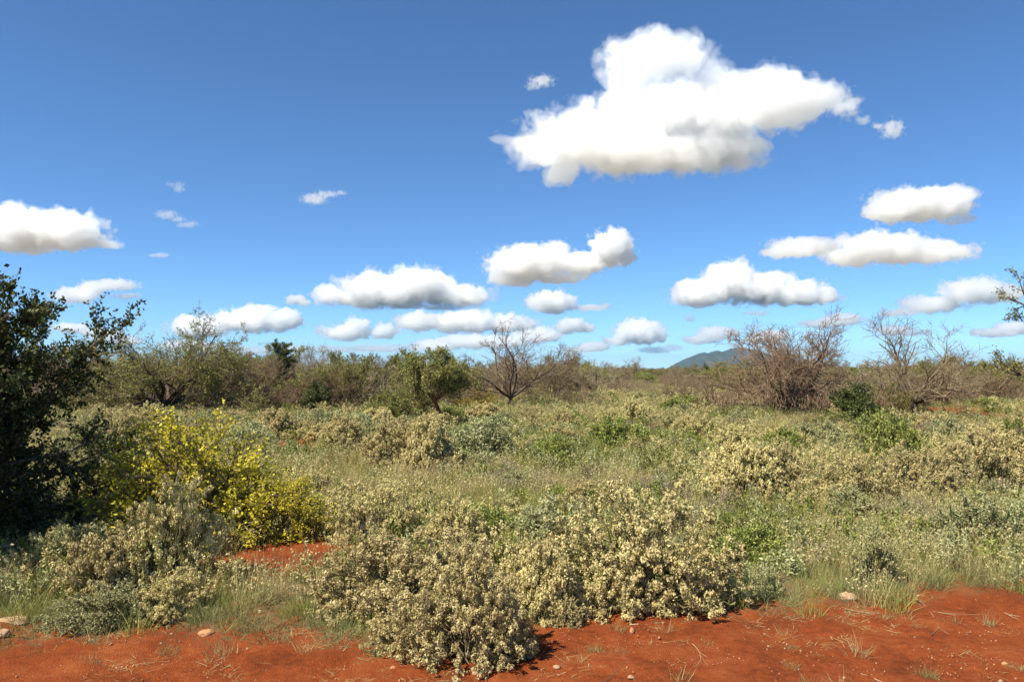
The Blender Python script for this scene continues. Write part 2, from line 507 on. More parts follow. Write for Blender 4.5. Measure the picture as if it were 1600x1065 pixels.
_ICO = None
def ico_data():
    global _ICO
    if _ICO is None:
        import bmesh
        bm = bmesh.new()
        bmesh.ops.create_icosphere(bm, subdivisions=2, radius=1.0)
        v = np.array([x.co[:] for x in bm.verts])
        f = np.array([[l.vert.index for l in p.loops] for p in bm.faces])
        bm.free()
        _ICO = (v, f)
    return _ICO

def make_cloud(lobes, label, base=None, alt=1000.0, soft=5.0, vox=None, amp=.72, sharp=.19, group='fair weather clouds'):
    """lobes: ellipses (cx, cy, rx, ry) in photograph pixels; the cloud stands at the distance where its base is alt metres up."""
    reseed(label)
    bot = max(cy_ + ry for _, cy_, _, ry in lobes) if base is None else base
    D = alt * F_PX / max(HOR - bot, 30)
    k = D / F_PX                                   # metres per pixel out there
    cx0 = sum(l[0] for l in lobes) / len(lobes)
    if soft >= 30: amp, sharp, soft = 1.0, .65, soft * .45       # thin torn vapour
    grain = float(np.median([min(l[2], l[3] * 1.6) for l in lobes])) * .62
    V, Fc, L3, n = [], [], [], 0
    iv, iff = ico_data()
    for i, (cx, cy_, rx, ry) in enumerate(lobes):
        c = np.array([cx - cx0, rng.normal(0, .2) * rx, bot - cy_])
        r = np.array([rx * 1.03, .85 * min(rx, ry * 2.4), ry * 1.08])
        L3.append((tuple(c * k), tuple(r * k)))
        V.append((iv * (r * 1.42 + 4.0) + c)); Fc.append(iff + n); n += len(iv)
    me = bpy.data.meshes.new('cloud')
    me.from_pydata(np.concatenate(V).tolist(), [], np.concatenate(Fc).tolist())
    tmp = bpy.data.objects.new('cloud_tmp', me)
    sc.collection.objects.link(tmp)
    md = tmp.modifiers.new('r', 'REMESH')
    md.mode = 'VOXEL'
    md.voxel_size = max(2.4, grain * .22)
    dg = bpy.context.evaluated_depsgraph_get()
    me2 = bpy.data.meshes.new_from_object(tmp.evaluated_get(dg), depsgraph=dg)
    bpy.data.objects.remove(tmp)
    bpy.data.meshes.remove(me)
    nv = len(me2.vertices)
    co = np.empty(nv * 3); me2.vertices.foreach_get('co', co)
    me2.vertices.foreach_set('co', co * k)
    me2.materials.clear()
    me2.materials.append(cloud_material(L3, k, soft, amp, grain, sharp, -1.0 * k))
    me2.update()
    me2.name = 'cloud'
    tag(link('cloud', me2, loc=at(cx0, bot, D)), label, 'cloud', group)

CLOUDS = [
 ([(1025,88,90,36),(985,116,52,32),(1040,188,150,56),(950,214,140,48),(868,232,75,28),(1132,150,62,54),(1200,166,76,46),(1112,112,34,24),(1172,126,28,20),(1236,130,28,18),(1250,152,55,28),(1005,248,130,32),(1100,232,110,32),(800,220,28,9),(880,270,42,18)],
  'largest cloud, long and white with a mound on top and grey slanting base', dict(base=298, soft=13.5, amp=.62, sharp=.18)),
 ([(1300,148,38,24),(1320,170,30,18),(1345,188,16,8)], 'thin torn edge trailing off the largest cloud', dict(base=200, soft=34, alt=1290)),
 ([(846,128,23,9),(834,134,14,6)], 'tiny detached wisp beside the mound of the largest cloud', dict(soft=30, amp=.9)),
 ([(1392,203,22,15),(1372,196,12,7)], 'small ragged puff drifting below the torn end of the largest cloud', dict(soft=30, amp=.9)),
 ([(40,360,115,34),(110,362,62,28),(20,348,60,26),(165,382,42,8)], 'wedge-shaped white cloud with grey belly cut by the frame above the dark acacia', dict(soft=8)),
 ([(280,293,13,9),(266,288,8,5)], 'faint upper wisp in the open blue above the small acacia clouds', dict(soft=75)),
 ([(258,334,20,8),(276,342,14,6),(292,350,23,6)], 'faint double wisp below the single faint wisp', dict(soft=62)),
 ([(490,310,24,9),(512,305,24,6),(535,302,12,4)], 'small streaky wisp alone in the blue', dict(soft=34)),
 ([(120,462,38,13),(140,452,22,13),(182,446,48,9),(192,461,28,5)], 'thin flat cloud with a bright bump beside the dark acacia tip', dict(soft=11)),
 ([(305,510,48,17),(380,502,70,18),(440,500,34,18),(400,484,38,9)], 'long low cloud rising behind the olive acacia crown', dict(soft=6)),
 ([(172,526,28,11),(200,532,24,8)], 'small low cloud between the dark acacia and the olive acacia', dict(soft=6)),
 ([(520,460,34,13),(598,455,74,28),(650,446,62,27),(718,462,54,20),(580,468,100,12)], 'broad heaped cloud with flat grey base over the bare thorn trees', dict(soft=5)),
 ([(828,412,72,26),(818,394,36,16),(868,388,26,13),(905,412,48,18),(802,434,46,13),(870,434,60,10)], 'heaped cloud whose end swells into a round ball', dict(soft=6)),
 ([(955,388,37,28),(975,395,20,22)], 'round white ball of cloud joined to the heaped cloud', dict(base=448, soft=5)),
 ([(862,472,42,18),(925,480,40,6)], 'small cloud with a flat tail under the heaped cloud', dict(soft=6)),
 ([(660,504,44,16),(728,502,62,19),(796,505,48,15)], 'long flat-based cloud above the crown of the big leafless tree', dict(soft=6)),
 ([(540,519,46,13),(558,508,22,14),(600,517,24,13)], 'low cloud with a pointed top over the round green tree', dict(soft=6)),
 ([(892,508,26,13),(915,511,16,9)], 'small rounded cloud between the heaped cloud and the horizon', dict(soft=6)),
 ([(1000,518,42,20),(965,532,26,7),(1020,524,24,13)], 'isolated rounded cloud low over the gap in the tree line', dict(soft=5)),
 ([(1140,438,44,30),(1090,460,52,22),(1190,450,58,27),(1245,458,50,20),(1292,464,32,15)], 'bright heaped cloud standing over the distant hill', dict(soft=5)),
 ([(1440,316,80,26),(1384,330,42,18),(1492,314,34,24)], 'bright cloud under the small ragged puff, nearest the frame edge', dict(soft=8)),
 ([(1492,345,28,6),(1512,341,16,6)], 'little shred hanging under the bright cloud near the frame edge', dict(soft=16)),
 ([(1258,383,60,15),(1226,394,44,11)], 'tapering wing of the long grey-white cloud', dict(soft=11)),
 ([(1370,390,82,25),(1450,396,66,19),(1330,398,50,18)], 'long grey-white cloud above the leafless trees', dict(soft=8)),
 ([(1510,456,50,21),(1462,474,56,14),(1566,458,46,15),(1402,488,34,7)], 'slanting cloud running into the tree at the frame edge', dict(soft=8)),
 ([(1312,500,36,10),(1272,506,30,7)], 'small cloud behind the reddish leafless tree crown', dict(soft=8)),
 ([(1120,520,36,11),(1096,530,34,8)], 'small cloud low beside the hilltop', dict(soft=8)),
 ([(1076,497,12,7)], 'tiny round puff above the small cloud by the hilltop', dict(soft=18)),
 ([(680,540,44,12),(742,534,62,13),(838,524,42,14),(790,535,50,10)], 'pale cloud bank low behind the big leafless tree', dict(soft=5, alt=900)),
 ([(590,544,52,7),(520,546,44,6)], 'pale streak of cloud close above the round green tree', dict(soft=10, alt=800)),
 ([(460,467,18,8),(475,472,12,6)], 'small puff at the tip of the broad heaped cloud', dict(soft=8)),
 ([(250,398,15,4),(240,399,8,3)], 'tiny scrap in the blue below the wedge-shaped cloud', dict(soft=22)),
 ([(385,548,60,7),(455,545,30,7)], 'pale cloud scrap low behind the dark upright tree', dict(soft=10, alt=800)),
 ([(930,541,30,8),(902,546,26,6)], 'pale cloud scrap just above the far trees of the gap', dict(soft=6, alt=850)),
 ([(1022,547,30,6),(1050,543,20,5)], 'faint cloud streak between the gap and the hill', dict(soft=16, alt=800)),
 ([(1206,524,34,9),(1180,530,22,6)], 'pale cloud half hidden by the reddish leafless tree', dict(soft=6, alt=850)),
 ([(1548,520,40,8),(1588,512,34,10)], 'pale low cloud beyond the swept leafless tree', dict(soft=6, alt=850)),
 ([(1396,516,36,8),(1420,520,26,6)], 'pale cloud scrap above the dark bush between leafless trees', dict(soft=10, alt=850)),
 ([(290,540,46,9),(330,544,30,7)], 'pale low cloud seen through the olive acacia crown', dict(soft=6, alt=850)),
 ([(108,512,32,8),(140,518,24,7)], 'pale low cloud against the dark acacia tips', dict(soft=6, alt=850)),
 ([(640,478,40,5),(690,480,36,5)], 'thin flat shelf under the broad heaped cloud', dict(soft=8)),
 ([(1180,490,24,4)], 'thin grey shadowed shred under the bright heaped cloud', dict(soft=10)),
]
for lobes, label, kw in CLOUDS:
    make_cloud(lobes, label, **kw)
# ------------------------------------------------------------------ plant kinds (each returns {part name: mesh} of a plant at the origin, plus its nominal half width and height)
KIND = {}
def kind(name, parts, w, h, wide=97.5):
    """Keep a plant kind, scaled so that it really is 2w wide and h high."""
    cs = []
    for me in parts.values():
        c = np.empty(len(me.vertices) * 3, np.float32); me.vertices.foreach_get('co', c); cs.append(c.reshape(-1, 3))
    al = np.concatenate(cs)
    f = w / (.5 * (np.percentile(np.abs(al[:, 0]), wide) + np.percentile(np.abs(al[:, 1]), wide)))
    g = h / np.percentile(al[:, 2], 99.6)
    for me, c in zip(parts.values(), cs):
        me.vertices.foreach_set('co', (c * np.array([f, f, g], np.float32)).ravel())
        me.update()
    KIND[name] = (parts, w, h)

def lumpy(dirs, k=7, amp=.3):
    """Uneven radius for a dome: a few bulges and dents."""
    r = np.ones(len(dirs))
    for i in range(k):
        c = rand_dir(1)[0]; c[2] = abs(c[2]) * .8
        r += amp * rng.uniform(-1, 1) * np.exp(-4.5 * (1 - dirs @ unit(c)))
    return np.clip(r, .55, 1.35)

def dome_stems(W, H, nst, low=1.75, n=6, base=.14, amp=.35):
    th = rng.uniform(0, 2 * math.pi, nst)
    ph = np.arccos(rng.uniform(math.cos(low), 1, nst))
    d = np.stack([np.sin(ph) * np.cos(th), np.sin(ph) * np.sin(th), np.cos(ph)], 1)
    r = lumpy(d, amp=amp) * rng.uniform(.72, 1.0, nst)
    T = d * r[:, None] * np.array([W, W, H])
    T[:, 2] = np.maximum(T[:, 2], .03 * H)
    B0 = np.stack([rng.normal(0, base * W, nst), rng.normal(0, base * W, nst), np.full(nst, -.03)], 1) + T * np.array([.12, .12, 0])
    C = B0 * .4 + T * .6 * np.array([.75, .75, 1]) + np.array([0, 0, .28 * H])
    s = np.linspace(0, 1, n)[None, :, None]
    P = B0[:, None] * (1 - s) ** 2 + 2 * C[:, None] * s * (1 - s) + T[:, None] * s ** 2
    P[:, 1:] += rng.normal(0, .022 * W, (nst, n - 1, 3))
    return P

def tan_shrub(name, W=.75, H=.8, nst=120, sub=7, heads=3, hr=.025, leaves=5, leaf_mat='grey_leaf', flakes=15, lsize=.03, amp=.38, head_mat='tan_head'):
    """Rounded shrub of woolly tan flower heads over small grey-green leaves."""
    reseed(name)
    S = dome_stems(W, H, nst, amp=amp)
    SR = np.linspace(.008, .003, S.shape[1])[None] * rng.uniform(.7, 1.3, (nst, 1))
    Q, QR = grow(S, SR, sub, .45, 1.0, (.12 * W, .34 * W), (.25, .8), 4, .16, (0, 0, .10), .7, .5, .0018)
    parts = {'stems': build('stems', [tubes(S, SR, 3), tubes(Q, QR, 3)], M['stem'])}
    p, d = along(Q, leaves, .0, .9)
    ld = unit(d * .5 + rand_dir(len(p)) + np.array([0, 0, .3]))
    p2, d2 = along(S, leaves * 2, .35, 1)
    ld2 = unit(d2 * .4 + rand_dir(len(p2)) + np.array([0, 0, .2]))
    parts['leaves'] = build('leaves', [leaf_quads(p, ld, lsize * rng.uniform(.6, 1.3, len(p)), lsize * .55 * rng.uniform(.7, 1.2, len(p))),
                                       leaf_quads(p2, ld2, lsize * rng.uniform(.7, 1.5, len(p2)), lsize * .6 * rng.uniform(.7, 1.2, len(p2)), rng.random(len(p2)) * .7)], M[leaf_mat])
    if heads:
        ph, dh = along(Q, heads, .55, 1.0)
        ph = np.concatenate([ph, Q[:, -1]])
        ph = ph + rng.normal(0, .012, ph.shape)
        plant = np.repeat(rng.random(len(Q)), heads); plant = np.concatenate([plant, plant[::heads]])
        parts['flower_heads'] = build('flower_heads', [fluff(ph, hr * rng.uniform(.6, 1.35, len(ph)), flakes, .42, plant)], M[head_mat])
    kind(name, parts, W, H)

def leafy_shrub(name, W, H, nst, sub, leaves, mat, lsize, stem='stem', amp=.4, low=1.6, aspect=.6, wild=.3, up=.25):
    """Shrub of plain leaves, with shoots that stick out."""
    reseed(name)
    S = dome_stems(W, H, nst, low=low, amp=amp)
    SR = np.linspace(.014, .004, S.shape[1])[None] * rng.uniform(.7, 1.3, (nst, 1)) * max(1, H)
    Q, QR = grow(S, SR, sub, .3, 1.0, (.12 * W, wild * W), (.3, 1.0), 5, .18, (0, 0, .06), .6, .4, .002)
    parts = {'stems': build('stems', [tubes(S, SR, 4), tubes(Q, QR, 3)], M[stem])}
    p, d = along(Q, leaves, .05, 1)
    off = rng.normal(0, lsize * .5, p.shape)
    ld = unit(d * .5 + rand_dir(len(p)) + np.array([0, 0, up]))
    t = np.clip(np.repeat(rng.normal(.5, .2, len(Q)), leaves) + rng.normal(0, .18, len(p)), 0, 1)
    parts['leaves'] = build('leaves', [leaf_quads(p + off, ld, lsize * rng.uniform(.6, 1.3, len(p)), lsize * aspect * rng.uniform(.7, 1.2, len(p)), t)], M[mat])
    kind(name, parts, W, H)

SEEDS = {}
def bare_tree(name, W, H, limbs=6, trunk=.18, r0=.09, l2=5, l3=6, l4=5, twig='twig_brown', flat=.0, wig=.2, leaves=0, leaf_mat='olive_leaf', lsize=.05, up=.10,
              trunk_mat='bark', lean=.5, twl=1.0, spread=(.35, .95), trunks=1, tr=.007, aspect=.4, low=.03):
    """Crooked leafless (or thinly leaved) thorn tree: stout limbs fan out from a short trunk into dense twigs."""
    reseed(name, SEEDS.get(name, 0))
    z = trunk * H
    T0 = walk(np.stack([rng.normal(0, .10 * (trunks > 1), trunks), rng.normal(0, .10 * (trunks > 1), trunks), np.full(trunks, -.08)], 1),
              np.stack([rng.normal(0, .12 + .2 * (trunks > 1), trunks), rng.normal(0, .1 + .2 * (trunks > 1), trunks), np.ones(trunks)], 1), z + .08, 6, .10)
    TR = r0 * np.linspace(1.25, .85, 6)[None] * rng.uniform(.85, 1.1, (trunks, 1))
    m = max(1, limbs // trunks)
    B = trunks * m
    th = np.arange(B) * 2 * math.pi / B * (1 if trunks == 1 else .618 * B) + rng.uniform(-.35, .35, B)
    el = rng.uniform(*spread, B)
    d = np.stack([np.cos(th) * np.cos(el), np.sin(th) * np.cos(el), np.sin(el) + .0], 1)
    start = np.repeat(T0[:, -1], m, 0) - np.repeat(T0[:, -1] - T0[:, -2], m, 0) * rng.uniform(0, 1.2, (B, 1))
    reach = .95 / np.sqrt((np.cos(el) / W) ** 2 + (np.sin(el) / (H - z)) ** 2)
    A = walk(start, d, reach * rng.uniform(.72, 1.0, B), 9, wig * .8, (0, 0, -flat))
    AR = r0 * .62 * np.linspace(1, .28, 9)[None] * rng.uniform(.75, 1.15, (B, 1))
    s = W
    A2, R2 = grow(A, AR, l2, .2, 1.0, (.30 * s, .62 * s), (.35, 1.0), 7, wig, (0, 0, up - flat), .62, .35, tr)
    A3, R3 = grow(A2, R2, l3, .2, 1.0, (.14 * s * twl, .34 * s * twl), (.4, 1.1), 5, wig, (0, 0, up - flat), .6, .4, tr * .8)
    A4, R4 = grow(A3, R3, l4, .15, 1.0, (.06 * s * twl, .16 * s * twl), (.5, 1.2), 3, wig, (0, 0, up), .7, .5, tr * .6)
    A[..., 2] = np.maximum(A[..., 2], .02 * H)
    for q in (A2, A3, A4):
        q[..., 2] = np.maximum(q[..., 2], low * H * .7 + (.05 + low) * rng.random(q.shape[:2]) * H)
    parts = {'trunk': build('trunk', [tubes(T0, TR, 8), tubes(A, AR, 6)], M[trunk_mat], True),
             'crown': build('crown', [tubes(A2, R2, 4), tubes(A3, R3, 3), tubes(A4, R4, 3)], M[twig])}
    if leaves:
        p, dd = along(A4, leaves, .1, 1); p3, d3 = along(A3, max(1, leaves), .3, 1)
        p = np.concatenate([p, p3]); dd = np.concatenate([dd, d3])
        p = p + rng.normal(0, lsize * .35, p.shape)
        ld = unit(dd * .4 + rand_dir(len(p)) + np.array([0, 0, .15]))
        parts['leaves'] = build('leaves', [leaf_quads(p, ld, lsize * rng.uniform(.6, 1.3, len(p)), lsize * aspect * rng.uniform(.7, 1.3, len(p)))], M[leaf_mat])
    kind(name, parts, W, H, 94)

tan_shrub('tan_a', .75, .80, 130, 7, 4)
tan_shrub('tan_b', .80, .70, 120, 7, 4, amp=.5)
tan_shrub('tan_c', .65, .85, 110, 7, 4, .028, 5, amp=.45)
tan_shrub('tan_d', .85, .75, 140, 6, 3, .026, 6, amp=.45, lsize=.034)
tan_shrub('silver_a', .70, .75, 110, 7, 1, .018, 12, 'silver_leaf', 10, .042, .45)
tan_shrub('silver_b', .80, .60, 110, 7, 1, .016, 13, 'silver_leaf', 9, .045, .5)
leafy_shrub('green_a', .70, .70, 70, 8, 14, 'green_leaf', .05, amp=.45)
leafy_shrub('green_b', .85, .60, 80, 8, 13, 'green_leaf', .055, amp=.5, wild=.4)
leafy_shrub('greygreen', .8, .7, 80, 8, 14, 'silver_leaf', .055, amp=.5, wild=.35)
leafy_shrub('yellow_green', 1.0, 1.2, 80, 9, 12, 'green_leaf', .06, amp=.5, wild=.35)
leafy_shrub('golden', 1.0, .9, 70, 8, 12, 'gold_leaf', .06, amp=.5, wild=.35)
leafy_shrub('dark_bush', 1.0, 1.5, 110, 10, 16, 'dark_leaf', .075, 'bark', amp=.45, low=1.7, wild=.35)
leafy_shrub('yellow_bush', 1.5, 1.65, 120, 12, 12, 'yellow_leaf', .048, 'stem', amp=.5, low=1.55, aspect=.8, wild=.42, up=.1)
bare_tree('bare_big', 3.5, 5.0, 11, .20, .10, 6, 6, 5, 'twig_brown', .035, .20, up=.11, spread=(.30, 1.15), twl=.85, tr=.014, low=.2)
bare_tree('bare_red', 3.0, 4.8, 26, .06, .085, 7, 8, 5, 'twig_red', .0, .16, up=.035, spread=(.36, 1.25), trunks=6, tr=.013, twl=1.0, low=.10)
bare_tree('bare_long', 3.2, 4.6, 14, .16, .11, 7, 7, 5, 'twig_brown', .02, .17, up=.05, spread=(.12, 1.15), trunks=2, tr=.012, low=.10)
bare_tree('bare_scrub', 2.2, 3.2, 18, .05, .055, 6, 6, 5, 'twig_brown', .0, .2, 1, 'olive_leaf', .05, up=.08, spread=(.0, 1.3), trunks=5, tr=.011)
bare_tree('bare_scrub_red', 2.2, 3.0, 18, .05, .05, 6, 6, 5, 'twig_red', .0, .2, up=.08, spread=(.0, 1.3), trunks=5, tr=.011)
bare_tree('bare_pale', 1.9, 3.7, 9, .22, .07, 6, 6, 5, 'twig_pale', .0, .2, up=.12, spread=(.3, 1.3), tr=.011, low=.15)
bare_tree('dead_low', 1.6, 1.5, 14, .05, .04, 6, 6, 4, 'twig_brown', .0, .22, up=.04, spread=(.0, 1.2), trunks=5, tr=.008)
bare_tree('olive_acacia', 3.7, 4.5, 21, .12, .13, 7, 7, 4, 'twig_brown', .03, .19, 7, 'olive_leaf', .085, up=.07, spread=(.0, 1.2), trunks=3, tr=.010)
bare_tree('olive_scrub', 2.2, 3.0, 15, .06, .06, 6, 6, 3, 'twig_brown', .0, .2, 8, 'olive_leaf', .095, up=.08, spread=(.0, 1.3), trunks=4, tr=.008)
bare_tree('green_scrub', 2.2, 2.8, 15, .06, .06, 6, 6, 3, 'twig_brown', .0, .2, 8, 'green_leaf', .095, up=.08, spread=(.0, 1.3), trunks=4, tr=.008, aspect=.5)
bare_tree('green_round', 1.7, 3.4, 14, .10, .06, 6, 6, 4, 'twig_brown', .0, .18, 9, 'dark_leaf', .10, up=.07, spread=(.0, 1.4), trunks=3, tr=.007, aspect=.5)
bare_tree('umbrella', 1.35, 3.0, 11, .34, .055, 7, 6, 4, 'twig_brown', .01, .18, 8, 'olive_leaf', .075, up=.05, spread=(.25, 1.25), trunk_mat='red_bark', tr=.008, low=.34)

def upright_tree():
    """Narrow evergreen: one leader with short leafy side branches all the way up."""
    reseed('upright')
    T0 = walk(np.array([[0, 0, -.1]]), np.array([[.03, 0, 1]]), 3.5, 10, .05)
    TR = .07 * np.linspace(1.2, .25, 10)[None]
    A, AR = grow(T0, TR, 46, .06, 1.0, (.55, 1.0), (.6, 1.2), 6, .14, (0, 0, .10), .5, .3, .008)
    A2, R2 = grow(A, AR, 8, .2, 1.0, (.15, .4), (.4, 1.0), 4, .15, (0, 0, .08), .6, .4, .006)
    p, dd = along(A2, 26, .05, 1)
    p = p + rng.normal(0, .03, p.shape)
    ld = unit(dd * .4 + rand_dir(len(p)) + np.array([0, 0, .2]))
    parts = {'trunk': build('trunk', [tubes(T0, TR, 6), tubes(A, AR, 4)], M['bark'], True),
             'crown': build('crown', [tubes(A2, R2, 3)], M['bark']),
             'leaves': build('leaves', [leaf_quads(p, ld, .10 * rng.uniform(.6, 1.3, len(p)), .05 * rng.uniform(.7, 1.3, len(p)))], M['dark_leaf'])}
    kind('dark_upright', parts, .95, 3.7)
upright_tree()

def dark_acacia():
    """Dense old acacia clothed to the ground, spiny sprays sticking out of the top and side."""
    reseed('dark acacia')
    Hh, Ww = 3.9, 2.6
    T0 = walk(np.array([[0, 0, -.1], [.25, .1, -.1], [-.3, -.1, -.1]]), np.array([[.05, 0, 1], [.5, .1, 1], [-.4, -.2, 1]]), 1.3, 6, .1)
    TR = np.array([.13, .10, .10])[:, None] * np.linspace(1.2, .8, 6)[None]
    B = 64
    th = rng.uniform(0, 2 * math.pi, B); el = rng.uniform(-.15, 1.4, B)
    d = np.stack([np.cos(th) * np.cos(el), np.sin(th) * np.cos(el), np.sin(el)], 1)
    st = T0[rng.integers(0, 3, B), rng.integers(1, 6, B)]
    A = walk(st, d, rng.uniform(.75, 1.05, B) * np.where(el > .6, Hh * .72, Ww), 9, .13, (0, 0, .03))
    AR = np.linspace(.045, .010, 9)[None] * rng.uniform(.7, 1.2, (B, 1))
    A2, R2 = grow(A, AR, 11, .10, 1.0, (.45, 1.05), (.35, .95), 7, .15, (0, 0, .05), .6, .35, .005)
    A3, R3 = grow(A2, R2, 8, .12, 1.0, (.18, .5), (.4, 1.1), 4, .15, (0, 0, .04), .6, .4, .003)
    for q in (A, A2, A3):
        q[..., 2] = np.maximum(q[..., 2], .04 + .25 * rng.random(q.shape[:2]))
    p, dd = along(A3, 21, .05, 1); p2, d2 = along(A2, 26, .3, 1)
    p = np.concatenate([p, p2]); dd = np.concatenate([dd, d2])
    p = p + rng.normal(0, .018, p.shape)
    ld = unit(dd * .5 + rand_dir(len(p)))
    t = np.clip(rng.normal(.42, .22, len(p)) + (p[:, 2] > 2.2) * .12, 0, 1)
    parts = {'trunk': build('trunk', [tubes(T0, TR, 8), tubes(A, AR, 5)], M['bark'], True),
             'crown': build('crown', [tubes(A2, R2, 4), tubes(A3, R3, 3)], M['bark']),
             'leaves': build('leaves', [leaf_quads(p, ld, .054 * rng.uniform(.6, 1.3, len(p)), .036 * rng.uniform(.7, 1.4, len(p)), t)], M['acacia_leaf'])}
    kind('dark_acacia', parts, Ww, Hh)
dark_acacia()

def edge_acacia():
    """Tall open acacia with thin layered sprays of small leaves."""
    reseed('edge acacia')
    T0 = walk(np.array([[0, 0, -.1]]), np.array([[-.05, 0, 1]]), 3.0, 8, .05)
    TR = .10 * np.linspace(1.2, .7, 8)[None]
    A, AR = grow(T0, TR, 22, .35, 1.0, (1.3, 2.1), (.6, 1.3), 9, .12, (0, 0, .06), .5, .25, .008)
    A2, R2 = grow(A, AR, 11, .25, 1.0, (.35, .8), (.4, 1.0), 6, .14, (0, 0, .03), .6, .35, .005)
    A3, R3 = grow(A2, R2, 6, .2, 1.0, (.12, .3), (.4, 1.1), 4, .14, (0, 0, .02), .6, .4, .003)
    p, dd = along(A3, 15, .1, 1)
    p = p + rng.normal(0, .02, p.shape)
    ld = unit(dd * .5 + rand_dir(len(p)))
    parts = {'trunk': build('trunk', [tubes(T0, TR, 8), tubes(A, AR, 5)], M['bark'], True),
             'crown': build('crown', [tubes(A2, R2, 4), tubes(A3, R3, 3)], M['bark']),
             'leaves': build('leaves', [leaf_quads(p, ld, .036 * rng.uniform(.6, 1.3, len(p)), .018 * rng.uniform(.7, 1.4, len(p)))], M['olive_leaf'])}
    kind('edge_acacia', parts, 2.0, 4.6)
edge_acacia()

def place(name, kd, label, cat, px, py, wpx=None, hpx=None, group=None, rz=None, xy=None, s=1.0, skip=()):
    """Stand a plant of a kind on the ground point seen at (px, py), wpx pixels wide and hpx high in the photograph."""
    parts, W, Hh = KIND[kd]
    if xy is None:
        Y = depth(py); x = (px - 800) / F_PX * Y
    else:
        x, Y = xy
    sx = s if wpx is None else wpx / F_PX * Y / (2 * W)
    sz = s if hpx is None else hpx / F_PX * Y / Hh
    reseed(label)
    root = bpy.data.objects.new(name, None)
    root.empty_display_size = .2
    sc.collection.objects.link(root)
    root.location = (x, Y, ground_h(x, Y))
    root.rotation_euler = (0, 0, rng.uniform(0, 6.28) if rz is None else rz)
    root.scale = (sx, sx, sz)
    tag(root, label, cat, group)
    for pn, me in parts.items():
        if pn in skip: continue
        o = bpy.data.objects.new(pn, me)
        sc.collection.objects.link(o)
        o.parent = root
    return root
# ------------------------------------------------------------------ the trees, one by one
TREES = [  # name, kind, label, px, py of the foot, width and height in photograph pixels
 ('acacia_tree', 'dark_acacia', 'large dark dense acacia in its own shade, cut off by the frame', -165, 872, 540, 470),
 ('acacia_tree', 'olive_acacia', 'wide olive-leaved acacia with crooked limbs behind the yellow-leaved bush', 262, 652, 255, 152),
 ('thorn_shrub', 'bare_scrub_red', 'reddish twiggy thorn shrub between the olive acacia and the dark upright tree', 385, 648, 110, 96),
 ('evergreen_tree', 'dark_upright', 'narrow dark green upright tree among the bare thorn shrubs', 437, 640, 46, 104),
 ('thorn_tree', 'bare_pale', 'pale leafless tree just beside the dark upright tree', 486, 640, 84, 98),
 ('bush', 'dark_bush', 'round dark green bush at the foot of the pale leafless tree', 490, 655, 56, 56),
 ('thorn_shrub', 'bare_scrub', 'brown leafless thorn shrub between the pale tree and the round green tree', 556, 640, 110, 82),
 ('thorn_tree', 'green_round', 'round-crowned green tree standing behind the yellow-green bush', 612, 634, 66, 76),
 ('bush', 'yellow_green', 'yellow-green bush in front of the round-crowned green tree', 606, 664, 84, 52),
 ('bush', 'olive_scrub', 'olive thorn bush touching the crown of the red-stemmed tree', 646, 660, 70, 76),
 ('acacia_tree', 'umbrella', 'small flat-topped acacia on a bare red-dusted stem', 693, 674, 116, 126),
 ('bush', 'golden', 'golden-yellow leaved bush between the red-stemmed acacia and the big leafless tree', 742, 642, 66, 34),
 ('thorn_tree', 'bare_big', 'big contorted leafless tree reaching highest in the middle of the tree line', 790, 642, 190, 134),
 ('thorn_shrub', 'bare_scrub', 'twiggy grey-brown thorn shrub close beside the big contorted leafless tree', 866, 634, 92, 96),
 ('thorn_shrub', 'bare_scrub', 'leafless thorn shrub filling in behind the big contorted tree', 806, 622, 92, 62),
 ('bush', 'olive_scrub', 'small olive bush under the limbs of the big contorted tree', 816, 628, 44, 26),
 ('thorn_tree', 'bare_long', 'bare spreading tree standing alone in the gap of the tree line', 986, 602, 62, 46),
 ('bush', 'green_b', 'bright green bush in the gap of the tree line', 1012, 602, 46, 22),
 ('bush', 'yellow_green', 'yellowish bush at the near end of the gap in the tree line', 944, 600, 36, 20),
 ('bush', 'dark_bush', 'small dark bluish bush between the yellowish and the bright green bush', 974, 602, 22, 18),
 ('thorn_shrub', 'dead_low', 'low dry brown shrub in front of the hill foot', 1063, 614, 66, 34),
 ('bush', 'green_a', 'light green bush below the distant hill', 1108, 598, 36, 22),
 ('thorn_tree', 'bare_red', 'large reddish leafless tree with dense twigs next to the hill', 1236, 654, 225, 150),
 ('thorn_tree', 'bare_long', 'leafless tree with long branches swept outward beside the dark green bush', 1428, 652, 235, 158),
 ('bush', 'dark_bush', 'dark green bush between the two big leafless trees', 1342, 672, 84, 68),
 ('bush', 'olive_scrub', 'olive thorn bush leaning on the dark green bush', 1390, 660, 64, 60),
 ('acacia_tree', 'edge_acacia', 'leafy acacia whose branch tips reach in from the frame edge', 1810, 800, 400, 520),
 ('thorn_shrub', 'bare_scrub', 'leafless thorn shrub in shade behind the bare red ground', 1548, 624, 120, 62),
 ('bush', 'olive_scrub', 'olive bush behind the swept branches of the leafless tree', 1490, 620, 110, 62),
 ('thorn_shrub', 'bare_scrub', 'leafless thorn shrub under the olive acacia crown', 180, 642, 120, 62),
 ('thorn_shrub', 'dead_low', 'low dry shrub lying under the olive acacia limbs', 330, 652, 70, 48),
]
for (nm, kd, lab, px, py, w, h) in TREES:
    place(nm, kd, lab, 'tree' if nm.endswith('tree') else 'shrub', px, py, w, h,
          group='trees and thorn bushes of the tree line' if nm != 'bush' else 'bushes of the tree line',
          rz={'dark_acacia': 0.4, 'edge_acacia': 2.6}.get(kd))
